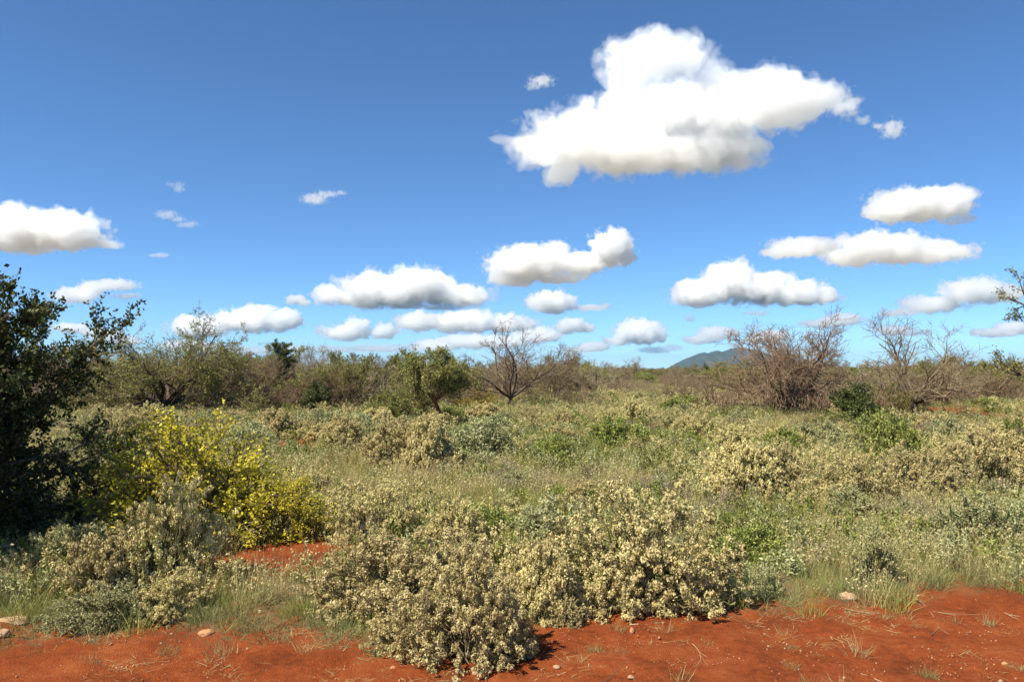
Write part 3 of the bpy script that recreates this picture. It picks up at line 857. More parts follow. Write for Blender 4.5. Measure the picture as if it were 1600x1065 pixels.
place('acacia_tree', 'dark_acacia', 'second big acacia just outside the frame, shading the dark acacia', 'tree', 0, 0,
      group='trees and thorn bushes of the tree line', rz=2.1, xy=(-9.25, 8.0), s=1.3)  # unseen tree, added so that its shadow darkens the dark acacia

# ------------------------------------------------------------------ the shrubs, one by one
SHRUBS = [
 ('yellow_bush', 'big bright yellow-leaved bush beside the dark acacia', 'bush', 328, 850, 310, 192),
 ('yellow_bush', 'low yellow-leaved bush spreading toward the red path', 'bush', 436, 846, 170, 96),
 # woolly shrubs along the track
 ('tan_a', 'broad woolly tan shrub nearest the track, drooping over the red soil', 'shrub', 742, 1016, 208, 172),
 ('tan_b', 'big woolly tan shrub just behind the one drooping over the track', 'shrub', 618, 966, 256, 134),
 ('tan_c', 'woolly tan shrub between the drooping shrub and the sunlit mound shrub', 'shrub', 852, 955, 130, 108),
 ('tan_d', 'large sunlit woolly mound shrub with dark gaps showing its stems', 'shrub', 1000, 932, 250, 168),
 ('tan_c', 'small woolly tuft shrub at the shaded side of the sunlit mound shrub', 'shrub', 1100, 936, 84, 66),
 ('tan_b', 'low woolly tan cushion in front of the big woolly shrub', 'shrub', 640, 1000, 120, 70),
 ('tan_a', 'small pale woolly clump on the soil edge under the drooping shrub', 'shrub', 880, 968, 58, 44),
 ('tan_a', 'woolly tan shrub rising behind the drooping shrubs beside green herbs', 'shrub', 706, 872, 110, 86),
 ('tan_d', 'woolly tan shrub at the tip of the yellow-leaved bush', 'shrub', 584, 852, 124, 88),
 ('silver_a', 'silvery green shrub in front of the dark acacia shade', 'shrub', 100, 925, 132, 96),
 ('tan_d', 'dry brownish shrub rising in front of the yellow-leaved bush', 'shrub', 255, 925, 160, 158),
 ('tan_c', 'greyish tan shrub between the silvery shrub and the dry brownish shrub', 'shrub', 175, 945, 120, 96),
 ('silver_b', 'low grey-green shrub above the track at the pale flat rock', 'shrub', 170, 978, 150, 60),
 ('tan_b', 'dull tan shrub at the foot of the dry brownish shrub', 'shrub', 272, 966, 120, 62),
 # middle ground
 ('tan_a', 'woolly shrub in front of the round dark green bush', 'shrub', 530, 716, 86, 64),
 ('tan_b', 'wide woolly shrub in front of the yellow-green bush', 'shrub', 612, 734, 120, 82),
 ('tan_c', 'tan woolly shrub below the flat-topped red-stemmed acacia', 'shrub', 668, 742, 92, 84),
 ('greygreen', 'leafy grey-green shrub below the red-stemmed acacia', 'shrub', 740, 726, 122, 62),
 ('silver_a', 'silvery shrub joined to the leafy grey-green shrub', 'shrub', 782, 722, 60, 48),
 ('green_b', 'light green leafy shrub below the big contorted tree', 'shrub', 862, 732, 88, 44),
 ('tan_a', 'dark-stemmed tan dome standing over a green bush', 'shrub', 988, 676, 66, 50),
 ('green_a', 'glossy green bush at the foot of the dark-stemmed tan dome', 'bush', 964, 706, 84, 52),
 ('green_b', 'spreading olive-green bush behind the dark-stemmed tan dome', 'bush', 1050, 656, 84, 36),
 ('tan_b', 'rounded tan shrub in the grass before the olive-green bush', 'shrub', 1080, 690, 66, 40),
 ('tan_c', 'tan shrub with grey leaves in the open grass beyond the sunlit mound', 'shrub', 1150, 778, 110, 82),
 ('tan_a', 'broad tan shrub in the open grass below the reddish leafless tree', 'shrub', 1206, 778, 110, 76),
 ('tan_d', 'rounded tan shrub standing alone in yellow grass', 'shrub', 1335, 790, 112, 68),
 ('green_b', 'bright fresh green bush among tan shrubs below the dark green bush', 'bush', 1404, 728, 106, 78),
 ('green_a', 'light green sprig bush left of the silvery clump under the reddish tree', 'bush', 1222, 716, 80, 44),
 ('silver_a', 'silvery clump at the foot of the dark green bush', 'shrub', 1290, 706, 84, 48),
 ('silver_b', 'silvery shrub beside the bright fresh green bush', 'shrub', 1478, 700, 84, 44),
 ('tan_b', 'wide tan shrub below the bright fresh green bush', 'shrub', 1440, 790, 120, 86),
 ('tan_d', 'tall tan shrub in the thick bank by the frame edge', 'shrub', 1520, 780, 150, 100),
 ('tan_c', 'tan shrub cut off by the frame edge behind the bank', 'shrub', 1604, 776, 110, 92),
 ('silver_b', 'grey-green shrub with shaded underside near the track and frame edge', 'shrub', 1520, 862, 150, 84),
 ('greygreen', 'leafy grey shrub cut by the frame edge above the track', 'shrub', 1602, 858, 90, 76),
 ('silver_a', 'pale upright sprig plant in the grass above the track', 'shrub', 1366, 912, 74, 94),
 ('green_a', 'yellow-green leafy plant beside the sunlit mound shrub', 'shrub', 1168, 884, 120, 62),
 ('silver_b', 'low silvery herb clump at the shaded side of the small woolly tuft', 'shrub', 1190, 926, 70, 46),
 ('green_a', 'fresh green sprig bush by the bare red ground near the frame edge', 'bush', 1578, 702, 56, 46),
 ('tan_a', 'tan shrub behind the leaning silvery shrub at the red ground', 'shrub', 1552, 706, 90, 44),
 ('tan_b', 'tan shrub in the grass between the wide shrubs and the sunlit mound', 'shrub', 930, 800, 110, 46),
 ('greygreen', 'leafy grey-green herb patch behind the woolly shrubs at the track', 'shrub', 850, 850, 130, 66),
 ('green_b', 'green broad-leaved herb patch beside the rising woolly shrub', 'shrub', 778, 846, 110, 56),
 ('tan_c', 'tan shrub behind the big yellow-leaved bush, next to the small red mound', 'shrub', 430, 690, 76, 46),
 ('tan_d', 'dull tan shrub half hidden behind the crown of the yellow-leaved bush', 'shrub', 170, 716, 110, 76),
 ('silver_b', 'dull silvery shrub hidden between the dark acacia and yellow-leaved bush', 'shrub', 130, 740, 100, 80),
 ('tan_a', 'pale shrub in the sun below the olive acacia', 'shrub', 224, 690, 100, 54),
]
TAKEN = []
for (nm, kd, lab, px, py, w, h) in TREES:
    Y = depth(py); TAKEN.append(((px - 800) / F_PX * Y, Y, w / F_PX * Y * .42))
for (px, py, r) in ((693, 690, 1.6), (437, 650, 2.0), (437, 660, 1.8), (780, 650, 2.4), (800, 650, 2.4), (790, 655, 2.2), (742, 655, 1.5), (1236, 668, 2.0), (490, 668, 1.2)):
    Y = depth(py); TAKEN.append(((px - 800) / F_PX * Y, Y, r))   # open ground in front of the trees one sees to the foot
for (kd, lab, nm, px, py, w, h) in SHRUBS:
    place(nm, kd, lab, 'bush' if nm == 'bush' else 'shrub', px, py, w, h,
          group={'ta': 'woolly tan shrubs', 'si': 'silvery shrubs', 'gr': 'green leafy shrubs', 'ye': 'yellow-leaved bushes'}[kd[:2]])
    Y = depth(py); TAKEN.append(((px - 800) / F_PX * Y, Y, w / F_PX * Y * .5))

MARKS = [(262, 640, 'the olive acacia'), (437, 630, 'the dark upright tree'), (490, 645, 'the round dark bush'), (612, 628, 'the round-crowned green tree'), (693, 660, 'the red-stemmed acacia'),
         (790, 630, 'the big contorted tree'), (986, 598, 'the lone bare tree in the gap'), (1063, 608, 'the low dry brown shrub'), (1108, 594, 'the light green hill-foot bush'),
         (1236, 640, 'the reddish leafless tree'), (1424, 640, 'the swept leafless tree'), (1342, 655, 'the dark bush between leafless trees'), (318, 760, 'the yellow-leaved bush'),
         (740, 705, 'the grey-green leafy shrub'), (862, 715, 'the light green leafy shrub'), (988, 655, 'the dark-stemmed tan dome'), (1050, 645, 'the spreading olive-green bush'),
         (1180, 745, 'the paired tan shrubs'), (1335, 760, 'the tan shrub alone in yellow grass'), (1404, 700, 'the bright fresh green bush'), (1520, 740, 'the tall tan bank shrub'),
         (612, 700, 'the wide woolly shrub'), (530, 690, 'the woolly shrub by the dark bush'), (1000, 850, 'the sunlit mound shrub'), (706, 830, 'the rising woolly shrub'),
         (1366, 870, 'the pale upright sprig plant'), (1520, 825, 'the shaded grey-green shrub'), (1530, 650, 'the bare red ground'), (130, 660, 'the dark acacia'), (945, 592, 'the yellowish gap bush')]
LOOKS = {'tan_a': 'woolly tan shrub', 'tan_b': 'flat woolly tan shrub', 'tan_c': 'upright woolly tan shrub', 'tan_d': 'leafy woolly tan shrub', 'silver_a': 'silvery shrub', 'silver_b': 'low silvery shrub',
         'green_b': 'green leafy shrub', 'dead_low': 'dry twiggy shrub', 'greygreen': 'grey-green leafy shrub', 'bare_scrub': 'brown twiggy thorn tree', 'bare_scrub_red': 'reddish twiggy thorn tree', 'olive_scrub': 'olive-leaved thorn tree',
         'green_scrub': 'green-leaved thorn tree', 'bare_long': 'leafless spreading thorn tree', 'bare_pale': 'pale leafless thorn tree', 'green_round': 'dark green round tree', 'bare_red': 'dense leafless thorn tree'}
USED = set()
def which_one(kd, x, Y, r, zone):
    """A label from the plant's look and the nearest landmark in the photograph."""
    px, py = 800 + x / Y * F_PX, HOR + EYE * F_PX / Y
    order = sorted(MARKS, key=lambda m: (m[0] - px) ** 2 + ((m[1] - py) * 3) ** 2)
    for mx, my, phrase in order[:5]:
        dx, dy = px - mx, py - my
        side = 'left of' if dx < 0 else 'right of'
        deep = 'in front of' if dy > 0 else 'behind'
        far = abs(dx) > 45
        for rel in ((side, 'well ' + side if far else 'close ' + side) if abs(dx) > 14 else (deep, 'just ' + deep)):
            for size in (('large ' if r > .75 * 2.4 or .72 < r < 1.2 else ''), ('small ' if r < .6 or 1.2 < r < 2.1 else 'broad ')):
                lab = size + LOOKS[kd] + ' ' + rel + ' ' + phrase + zone
                if len(lab.split()) > 16: lab = lab[:len(lab) - len(zone)]
                if lab not in USED:
                    USED.add(lab)
                    return lab
    return LOOKS[kd] + ' near ' + order[0][2] + zone

def scatter(n, px0, px1, py0, py1, kinds, label, nm, group, w=(.5, .8), hs=(.45, .75), gap=.7, seed_tries=40):
    """n plants spread evenly over a region of the ground, clear of each other and of the bare soil."""
    for i in range(n):
        reseed(group, i * 7)
        for t in range(seed_tries):
            py = HOR + (py0 - HOR) * ((py1 - HOR) / (py0 - HOR)) ** rng.random()
            Y = depth(py); x = (rng.uniform(px0, px1) - 800) / F_PX * Y
            if float(bare(np.array([x]), np.array([Y]))[0]) > -.4: continue
            r = rng.uniform(*w)
            if all((x - a) ** 2 + (Y - b) ** 2 > (gap * (r + c)) ** 2 for a, b, c in TAKEN): break
        else:
            continue
        kd = kinds[rng.integers(len(kinds))]; tall = rng.uniform(*hs)
        lab = which_one(kd, x, Y, r, label)
        o = place(nm, kd, lab, 'tree' if nm.endswith('tree') else ('bush' if nm == 'bush' else 'shrub'), 0, 0, group=group, xy=(x, Y))
        _, W, Hh = KIND[kd]
        o.scale = (r / W, r / W, tall / Hh)
        TAKEN.append((x, Y, r))

tans = ['tan_a', 'tan_b', 'tan_c', 'tan_d']
scatter(34, 480, 1140, 650, 700, tans + ['silver_a', 'greygreen', 'green_b', 'dead_low', 'silver_b'], ', in open grass', 'shrub', 'tan shrubs in the open grass', (.5, .85), (.5, .85))
scatter(26, 860, 1180, 606, 645, tans + ['silver_a'], ', far gap', 'shrub', 'tan shrubs in the far gap', (.6, 1.0), (.5, .9))
scatter(16, 1120, 1620, 668, 720, tans + ['silver_b', 'green_b', 'dead_low', 'greygreen'], ', in the bank', 'shrub', 'tan shrubs before the leafless trees', (.5, .9), (.5, .8))
scatter(16, 100, 480, 655, 720, tans + ['dead_low', 'silver_a', 'greygreen'], ', in dry grass', 'shrub', 'tan shrubs under the olive acacia', (.5, .9), (.5, .8))
scatter(12, 560, 1100, 715, 800, ['green_b', 'silver_b', 'greygreen'], ', knee-high', 'shrub', 'low herb bushes in the grass', (.3, .55), (.25, .42))
scatter(12, 1130, 1620, 740, 880, ['green_b', 'silver_b', 'tan_d'], ', above the track', 'shrub', 'low shrubs above the track', (.25, .5), (.25, .45))
brown = ['bare_scrub', 'olive_scrub', 'olive_scrub', 'bare_long', 'bare_pale', 'bare_scrub_red', 'green_scrub', 'bare_scrub']
scatter(46, -60, 720, 600, 632, brown, ', in the thicket', 'thorn_tree', 'thicket on the olive acacia side', (1.7, 2.9), (3.0, 4.4), .5)
scatter(34, 90, 760, 630, 654, brown, ', in the front thicket', 'thorn_tree', 'front row of the thicket', (1.3, 2.4), (2.0, 3.3), .5)
scatter(10, 1440, 1640, 618, 634, brown, ', behind the red ground', 'thorn_tree', 'thicket behind the red ground', (1.5, 2.4), (2.0, 2.9), .6)
scatter(20, 720, 930, 600, 622, brown, ', in the thicket', 'thorn_tree', 'thicket behind the contorted tree', (1.7, 2.8), (2.6, 3.7), .55)
scatter(16, 900, 1150, 592, 601, brown + ['green_round'], ', in the far trees', 'thorn_tree', 'far trees closing the gap', (1.8, 3.2), (2.6, 4.0), .6)
scatter(40, 1130, 1680, 600, 628, brown + ['olive_scrub'], ', in the thicket', 'thorn_tree', 'thicket behind the leafless trees', (1.7, 2.9), (2.4, 3.3), .55)

# ------------------------------------------------------------------ ground cover nobody could count
def clump(name, nb, h, r, w, mat, bend=.5, tilt=.35, seed=0.0, tint_hi=1.0):
    """A tuft of bent grass blades; the tallest may carry a seed head."""
    an = rng.uniform(0, 2 * math.pi, nb); rr = r * np.sqrt(rng.random(nb))
    B0 = np.stack([rr * np.cos(an), rr * np.sin(an), np.full(nb, -.02)], 1)
    d = unit(np.stack([rng.normal(0, tilt, nb), rng.normal(0, tilt, nb), np.ones(nb)], 1) + B0 / r * .25 * np.array([1, 1, 0]))
    L = rng.uniform(h[0], h[1], nb)
    P = walk(B0, d, L, 4, .12, (0, 0, -bend * .2))
    s = unit(np.cross(d, rand_dir(nb)))
    wd = (w * rng.uniform(.7, 1.4, nb))[:, None, None] * np.array([1, .85, .5, .06])[None, :, None] * .5
    V = np.concatenate([P - s[:, None] * wd, P + s[:, None] * wd], 1)      # nb*8*3
    q = np.array([[0, 4, 5, 1], [1, 5, 6, 2], [2, 6, 7, 3]])
    Fa = (np.arange(nb)[:, None, None] * 8 + q[None]).reshape(-1, 4)
    ch = [(V.reshape(-1, 3), Fa, np.repeat(rng.random(nb) * tint_hi, 8))]
    if seed > 0:
        k = int(nb * seed)
        tip = P[:k, -1] - (P[:k, -1] - P[:k, -2]) * rng.random((k, 1)) * .9
        ch.append(fluff(tip, .012, 5, .9, np.full(k, .9)))
    return build(name, ch, M[mat])

def herb(name, ns, H, Wd, nl, lsize, mat, aspect=.6):
    S = dome_stems(Wd, H, ns, low=1.3, n=5, base=.3)
    SR = np.linspace(.004, .002, 5)[None] * np.ones((ns, 1))
    p, d = along(S, nl, .25, 1)
    ld = unit(d * .4 + rand_dir(len(p)) + np.array([0, 0, .3]))
    me = build(name, [leaf_quads(p, ld, lsize * rng.uniform(.6, 1.3, len(p)), lsize * aspect * rng.uniform(.7, 1.2, len(p))), tubes(S, SR, 3)], M[mat])
    return me

def twiggy(name, n, H, W):
    S = dome_stems(W, H, n, low=1.5, n=5, base=.25)
    SR = np.linspace(.004, .0015, 5)[None] * np.ones((n, 1))
    Q, QR = grow(S, SR, 4, .2, 1, (.1 * W, .5 * W), (.3, 1.0), 4, .2, (0, 0, 0), .7, .5, .0012)
    return build(name, [tubes(S, SR, 3), tubes(Q, QR, 3)], M['dead_twig'])

def gn_scatter(name, meshes, pts, rot, scl, label, lift=0.0):
    """One 'stuff' object: the points carry copies of the given meshes."""
    col = bpy.data.collections.new(name + '_source')
    for i, me in enumerate(meshes):
        if isinstance(me, (list, tuple)):                        # a plant of several parts
            sub = bpy.data.collections.new('%s_%02d' % (name, i))
            col.children.link(sub)
            for one in me:
                sub.objects.link(bpy.data.objects.new('%s_%02d_part' % (name, i), one))
        else:
            col.objects.link(bpy.data.objects.new('%s_%02d' % (name, i), me))
    n = len(pts)
    me = bpy.data.meshes.new(name)
    me.vertices.add(n)
    me.vertices.foreach_set('co', pts.astype(np.float32).ravel())
    for an, ty, val in (('rot', 'FLOAT_VECTOR', rot), ('scl', 'FLOAT_VECTOR', scl), ('pick', 'INT', rng.integers(0, len(meshes), n))):
        a = me.attributes.new(an, ty, 'POINT')
        a.data.foreach_set('vector' if ty == 'FLOAT_VECTOR' else 'value', np.asarray(val).astype(np.float32 if ty != 'INT' else np.int32).ravel())
    o = link(name, me)
    g = bpy.data.node_groups.new(name + '_scatter', 'GeometryNodeTree')
    g.interface.new_socket('Geometry', in_out='INPUT', socket_type='NodeSocketGeometry')
    g.interface.new_socket('Geometry', in_out='OUTPUT', socket_type='NodeSocketGeometry')
    N, L = g.nodes.new, g.links.new
    gi, go = N('NodeGroupInput'), N('NodeGroupOutput')
    ip = N('GeometryNodeInstanceOnPoints'); ci = N('GeometryNodeCollectionInfo')
    ci.inputs['Collection'].default_value = col
    ci.inputs['Separate Children'].default_value = True
    ci.inputs['Reset Children'].default_value = True
    ip.inputs['Pick Instance'].default_value = True
    def named(nm, ty):
        n_ = N('GeometryNodeInputNamedAttribute'); n_.data_type = ty; n_.inputs['Name'].default_value = nm
        return n_.outputs['Attribute']
    L(gi.outputs[0], ip.inputs['Points']); L(ci.outputs[0], ip.inputs['Instance'])
    L(named('pick', 'INT'), ip.inputs['Instance Index'])
    L(named('rot', 'FLOAT_VECTOR'), ip.inputs['Rotation']); L(named('scl', 'FLOAT_VECTOR'), ip.inputs['Scale'])
    L(ip.outputs[0], go.inputs[0])
    o.modifiers.new('scatter', 'NODES').node_group = g
    tag(o, label, kind='stuff')
    return o

def field(n, y0, y1, power=1.0, fan=.72):
    """n ground points in view between depths y0 and y1, even on the ground for power 1 (power<1: thinner far off)."""
    u = rng.random(n)
    y = (y0 ** (2 * power) + u * (y1 ** (2 * power) - y0 ** (2 * power))) ** (1 / (2 * power))
    x = rng.uniform(-1, 1, n) * (fan * y + 1.0)
    return x, y

def cover(name, meshes, label, n, y0, y1, keep, size=(.7, 1.3), power=.5, tall=(.8, 1.25), grow_far=0.0):
    reseed(name)
    x, y = field(n, y0, y1, power)
    k = keep(x, y) > rng.random(n)
    x, y = x[k], y[k]
    z = height(x, y)
    m = len(x)
    s = rng.uniform(size[0], size[1], m) * (1 + grow_far * np.clip((y - 12) / 40, 0, 1.5))
    t = rng.uniform(tall[0], tall[1], m)
    rot = np.stack([rng.normal(0, .08, m), rng.normal(0, .08, m), rng.uniform(0, 6.28, m)], 1)
    return gn_scatter(name, meshes, np.stack([x, y, z], 1), rot, np.stack([s, s, s * t], 1), label)

def parts_of(kd):
    """The part meshes of a plant kind, for scattering it whole."""
    return list(KIND[kd][0].values())

def woolly(name, ns, H, Wd):
    """A knee-high sprig with a few woolly heads."""
    S = dome_stems(Wd, H, ns, low=1.2, n=5, base=.3)
    SR = np.linspace(.004, .002, 5)[None] * np.ones((ns, 1))
    p, d = along(S, 8, .2, .9)
    ld = unit(d * .4 + rand_dir(len(p)) + np.array([0, 0, .3]))
    ph, _ = along(S, 5, .7, 1)
    return [build(name, [fluff(ph + rng.normal(0, .015, ph.shape), .022 * rng.uniform(.6, 1.3, len(ph)), 10, .45)], M['tan_head']),
            build(name, [leaf_quads(p, ld, .032 * rng.uniform(.6, 1.3, len(p)), .016), tubes(S, SR, 3)], M['grey_leaf'])]
green = [clump('green_tuft', 58, (.12, .34), .13, .0045, 'grass_green') for i in range(4)]
straw = [clump('straw_tuft', 36, (.22, .48), .11, .0038, 'grass_straw', .35, .25, .5) for i in range(4)]
greyg = [clump('grey_tuft', 70, (.08, .24), .13, .0035, 'grass_grey', .5, .45) for i in range(3)]
herbs = [herb('leafy_herb', 12, .34, .16, 14, .038, 'green_leaf') for i in range(3)] + [herb('leafy_herb', 12, .30, .16, 14, .034, 'silver_leaf') for i in range(3)]
twigs = [twiggy('dead_tuft', 16, .35, .28) for i in range(3)]
wools = [woolly('woolly_sprig', 14, .34, .2) for i in range(4)]
nb = lambda x, y: np.clip(-bare(x, y) * 1.6, 0, 1)
patch = lambda x, y, size, seed, lo=.42, hi=.58: np.clip((fnoise(x, y, size, seed, 3) - lo) / (hi - lo), 0, 1)
edge = lambda x, y, d: np.clip((y - track_edge(x)) / d, 0, 1)
cover('green_grass', green, 'green and yellowing grass growing between the shrubs', 26000, 6.6, 75, lambda x, y: nb(x, y) * (.25 + .75 * patch(x, y, 4, 51)), (.65, 1.25), .5, grow_far=.5)
cover('straw_grass', straw, 'tall straw-coloured seeding grass between the shrubs', 22000, 7.5, 90, lambda x, y: nb(x, y) * (.05 + .95 * edge(x, y, 1.6)) * (.12 + .88 * patch(x, y, 4.5, 61)), (.6, 1.2), .5, grow_far=.5)
cover('verge_grass', greyg, 'short grey-green grass edging the bare track', 5200, 6.2, 14, lambda x, y: nb(x, y) * np.clip(1.3 - (y - track_edge(x)) / 2.2, 0, 1), (.6, 1.2), 1.0)
cover('herb_cover', herbs, 'leafy herbs growing through the grass', 17000, 7.5, 60, lambda x, y: nb(x, y) * edge(x, y, 1.0) * patch(x, y, 3, 71, .40, .55), (.6, 1.35), .5, grow_far=.6)
cover('woolly_sprigs', wools, 'small woolly tan sprigs growing through the grass', 10000, 7.8, 70, lambda x, y: nb(x, y) * edge(x, y, 1.2) * patch(x, y, 3.6, 75, .47, .58), (.7, 1.4), .5, grow_far=.6)
cover('dead_brush', twigs, 'dead grey-brown brush lying in the grass', 5200, 7.5, 60, lambda x, y: nb(x, y) * edge(x, y, .8) * patch(x, y, 2.5, 81, .50, .64), (.5, 1.3), .5, grow_far=.5)
straws = [clump('fallen_straw', 9, (.05, .16), .10, .0035, 'grass_straw', .0, 6.0) for i in range(4)]
for me in straws:
    c = np.empty(len(me.vertices) * 3, np.float32); me.vertices.foreach_get('co', c); c = c.reshape(-1, 3)
    c[:, 2] = np.abs(c[:, 2]) * .10 + .004; me.vertices.foreach_set('co', c.ravel()); me.update()
cover('straw_litter', straws, 'fallen straw and dry bits lying on the red soil', 9000, 4.6, 12, lambda x, y: np.clip((bare(x, y) + .8) * 2, 0, 1) * np.clip(1.0 - (track_edge(x) - y) / 1.9, .10, 1) * patch(x, y, .9, 85, .36, .58), (.6, 1.3), 1.0, tall=(1, 1))
stub = [clump('grass_stubble', 26, (.02, .08), .05, .003, 'grass_grey', .4, .6) for i in range(3)] + [clump('grass_stubble', 20, (.03, .09), .05, .003, 'grass_straw', .4, .8)]
cover('grass_stubble', stub, 'tiny grass stubble coming up through the track edge', 900, 4.8, 10, lambda x, y: np.clip((bare(x, y) + .6) * 2, 0, 1) * np.clip(1.0 - (track_edge(x) - y) / 2.0, .12, 1) * patch(x, y, .8, 87, .48, .62), (.6, 1.3), 1.0)
# ------------------------------------------------------------------ far scrub, stones, tufts, sticks
reseed('far scrub')
far_kinds = [parts_of(k) for k in ('bare_scrub', 'bare_long', 'olive_scrub', 'bare_pale', 'olive_acacia', 'green_scrub', 'olive_scrub')]
x, y = field(9000, 95, 2600, .62, .75)
px, _ = to_px(x, y)
k = (y > 135) | (np.abs(px - 1020) > 130)
k &= fnoise(x, y, 45, 91, 3) > .36
x, y = x[k], y[k]; m = len(x)
s = rng.uniform(.65, 1.05, m)
gn_scatter('far_scrub', far_kinds, np.stack([x, y, height(x, y)], 1), np.stack([np.zeros(m), np.zeros(m), rng.uniform(0, 6.28, m)], 1),
           np.stack([s * 1.15, s * 1.15, s * rng.uniform(.85, 1.1, m)], 1), 'far-off thorn scrub merging into one brown-green band at the horizon')
low = [parts_of(k) for k in ('tan_a', 'tan_b', 'silver_a', 'green_b', 'dead_low')]
x, y = field(5200, 48, 260, .7, .72)
k = nb(x, y) * (.3 + .7 * patch(x, y, 14, 95)) > rng.random(len(x))
x, y = x[k], y[k]; m = len(x)
s = rng.uniform(.6, 1.25, m)
gn_scatter('low_scrub', low, np.stack([x, y, height(x, y)], 1), np.stack([np.zeros(m), np.zeros(m), rng.uniform(0, 6.28, m)], 1),
           np.stack([s, s, s], 1), 'low scrub covering the ground between the distant trees')

def stone_mesh(seed, sub=3, rough=.22):
    import bmesh
    bm = bmesh.new()
    bmesh.ops.create_icosphere(bm, subdivisions=sub, radius=1.0)
    off = Vector((seed * 7.3, seed * 3.1, seed * 5.7))
    for v in bm.verts:
        c = v.co.copy()
        q = mnoise.fractal(c * 1.3 + off, 1.0, 2.0, 4) * rough + mnoise.cell(c * 1.7 + off) * rough * .5
        v.co = c * (1 + q)
    V = np.array([v.co[:] for v in bm.verts]); Fa = np.array([[l.vert.index for l in f.loops] for f in bm.faces])
    bm.free()
    return V, Fa

def rock_material(name, a, b):
    m = bpy.data.materials.new(name); m.use_nodes = True
    nt = m.node_tree; p = nt.nodes['Principled BSDF']; N, L = nt.nodes.new, nt.links.new
    tc = N('ShaderNodeTexCoord'); nz = N('ShaderNodeTexNoise'); nz.inputs['Scale'].default_value = 3.0; nz.inputs['Detail'].default_value = 8; nz.inputs['Roughness'].default_value = .7
    L(tc.outputs['Object'], nz.inputs['Vector'])
    cr = N('ShaderNodeValToRGB'); e = cr.color_ramp.elements
    e[0].position, e[0].color = .36, (*a, 1); e[1].position, e[1].color = .62, (*b, 1)
    L(nz.outputs['Fac'], cr.inputs['Fac']); L(cr.outputs[0], p.inputs['Base Color'])
    bp = N('ShaderNodeBump'); bp.inputs['Strength'].default_value = .6; bp.inputs['Distance'].default_value = .05
    L(nz.outputs['Fac'], bp.inputs['Height']); L(bp.outputs[0], p.inputs['Normal'])
    p.inputs['Roughness'].default_value = .9; p.inputs['Specular IOR Level'].default_value = .15
    return m
rock_pale = rock_material('pale_limestone', (.40, .20, .10), (.55, .40, .26))
rock_orange = rock_material('orange_stone', (.46, .20, .09), (.62, .32, .16))
clod_red = rock_material('red_clod', (.30, .075, .022), (.42, .12, .04))

ROCKS = [  # px, py, half width px, half height px, material, label
 (14, 984, 30, 7, rock_pale, 'pale flat rock slab in the grass edge under the dark acacia'),
 (4, 1000, 12, 7, rock_pale, 'small pale stone in front of the flat rock slab'),
 (322, 996, 12, 7, rock_orange, 'bright orange stone in front of the dull tan shrub'),
 (972, 946, 15, 5, rock_orange, 'pale orange stone slab lying under the sunlit mound shrub'),
 (998, 954, 6, 4, rock_orange, 'small orange stone next to the stone slab under the mound shrub'),
 (1325, 930, 13, 8, rock_pale, 'pale buff rock at the grass edge above the track'),
 (614, 1041, 5, 4, rock_orange, 'orange pebble alone on the track before the low woolly cushion'),
 (452, 1046, 4, 3, rock_orange, 'small orange pebble on the track below the green tuft'),
 (986, 1052, 5, 3, rock_pale, 'pale pebble on the track before the mound shrub'),
 (1166, 995, 5, 3, rock_pale, 'white pebble on the track beside a grey grass tuft'),
 (1570, 1026, 5, 3, rock_orange, 'orange pebble on the track near the frame edge'),
 (1320, 1046, 5, 3, rock_pale, 'pale pebble among dry stalks on the track'),
 (742, 1047, 6, 4, rock_pale, 'pale pebble on the soil just below the drooping shrub'),
 (870, 1036, 6, 3, rock_pale, 'whitish pebble between two sticks on the track'),
 (456, 714, 9, 4, clod_red, 'small bright red earth mound in the grass behind the yellow-leaved bush'),
]
for i, (px, py, rw, rh, mt, lab) in enumerate(ROCKS):
    Y = depth(py); x = (px - 800) / F_PX * Y; k = Y / F_PX
    V, Fa = stone_mesh(i + 1)
    V[:, 2] = np.where(V[:, 2] < 0, V[:, 2] * .5, V[:, 2])
    nm = 'pebble' if 'pebble' in lab else ('earth_mound' if 'mound in' in lab else 'rock')
    o = link(nm, build(nm, [(V, Fa, .5)], mt, True), loc=(x, Y, ground_h(x, Y) + rh * k * .25), rz=rng.uniform(-.4, .4), s=(rw * k, rw * k * .8, rh * k * 1.15))
    tag(o, lab, 'pebble' if nm == 'pebble' else ('mound' if nm == 'earth_mound' else 'rock'), 'stones along the track')

# fine gravel on the track: one mass
peb = []
for i in range(4):
    V, Fa = stone_mesh(20 + i, 1, .3)
    peb.append(build('gravel', [(V, Fa, .5)], rock_pale if i % 2 else rock_orange))
def gravel(n):
    x, y = field(n, 4.6, 11, 1.0, .8)
    k = (bare(x, y) > -.2) & (fnoise(x, y, .6, 101, 3) > .46 + rng.normal(0, .06, n))
    x, y = x[k], y[k]; m = len(x)
    s = .0032 * np.exp(np.abs(rng.normal(0, .55, m)))
    gn_scatter('gravel', peb, np.stack([x, y, height(x, y) + .004 + s * .3], 1), rng.uniform(0, 6.28, (m, 3)), np.stack([s, s, s * .7], 1), 'pale grit and gravel strewn over the red track')
gravel(20000)

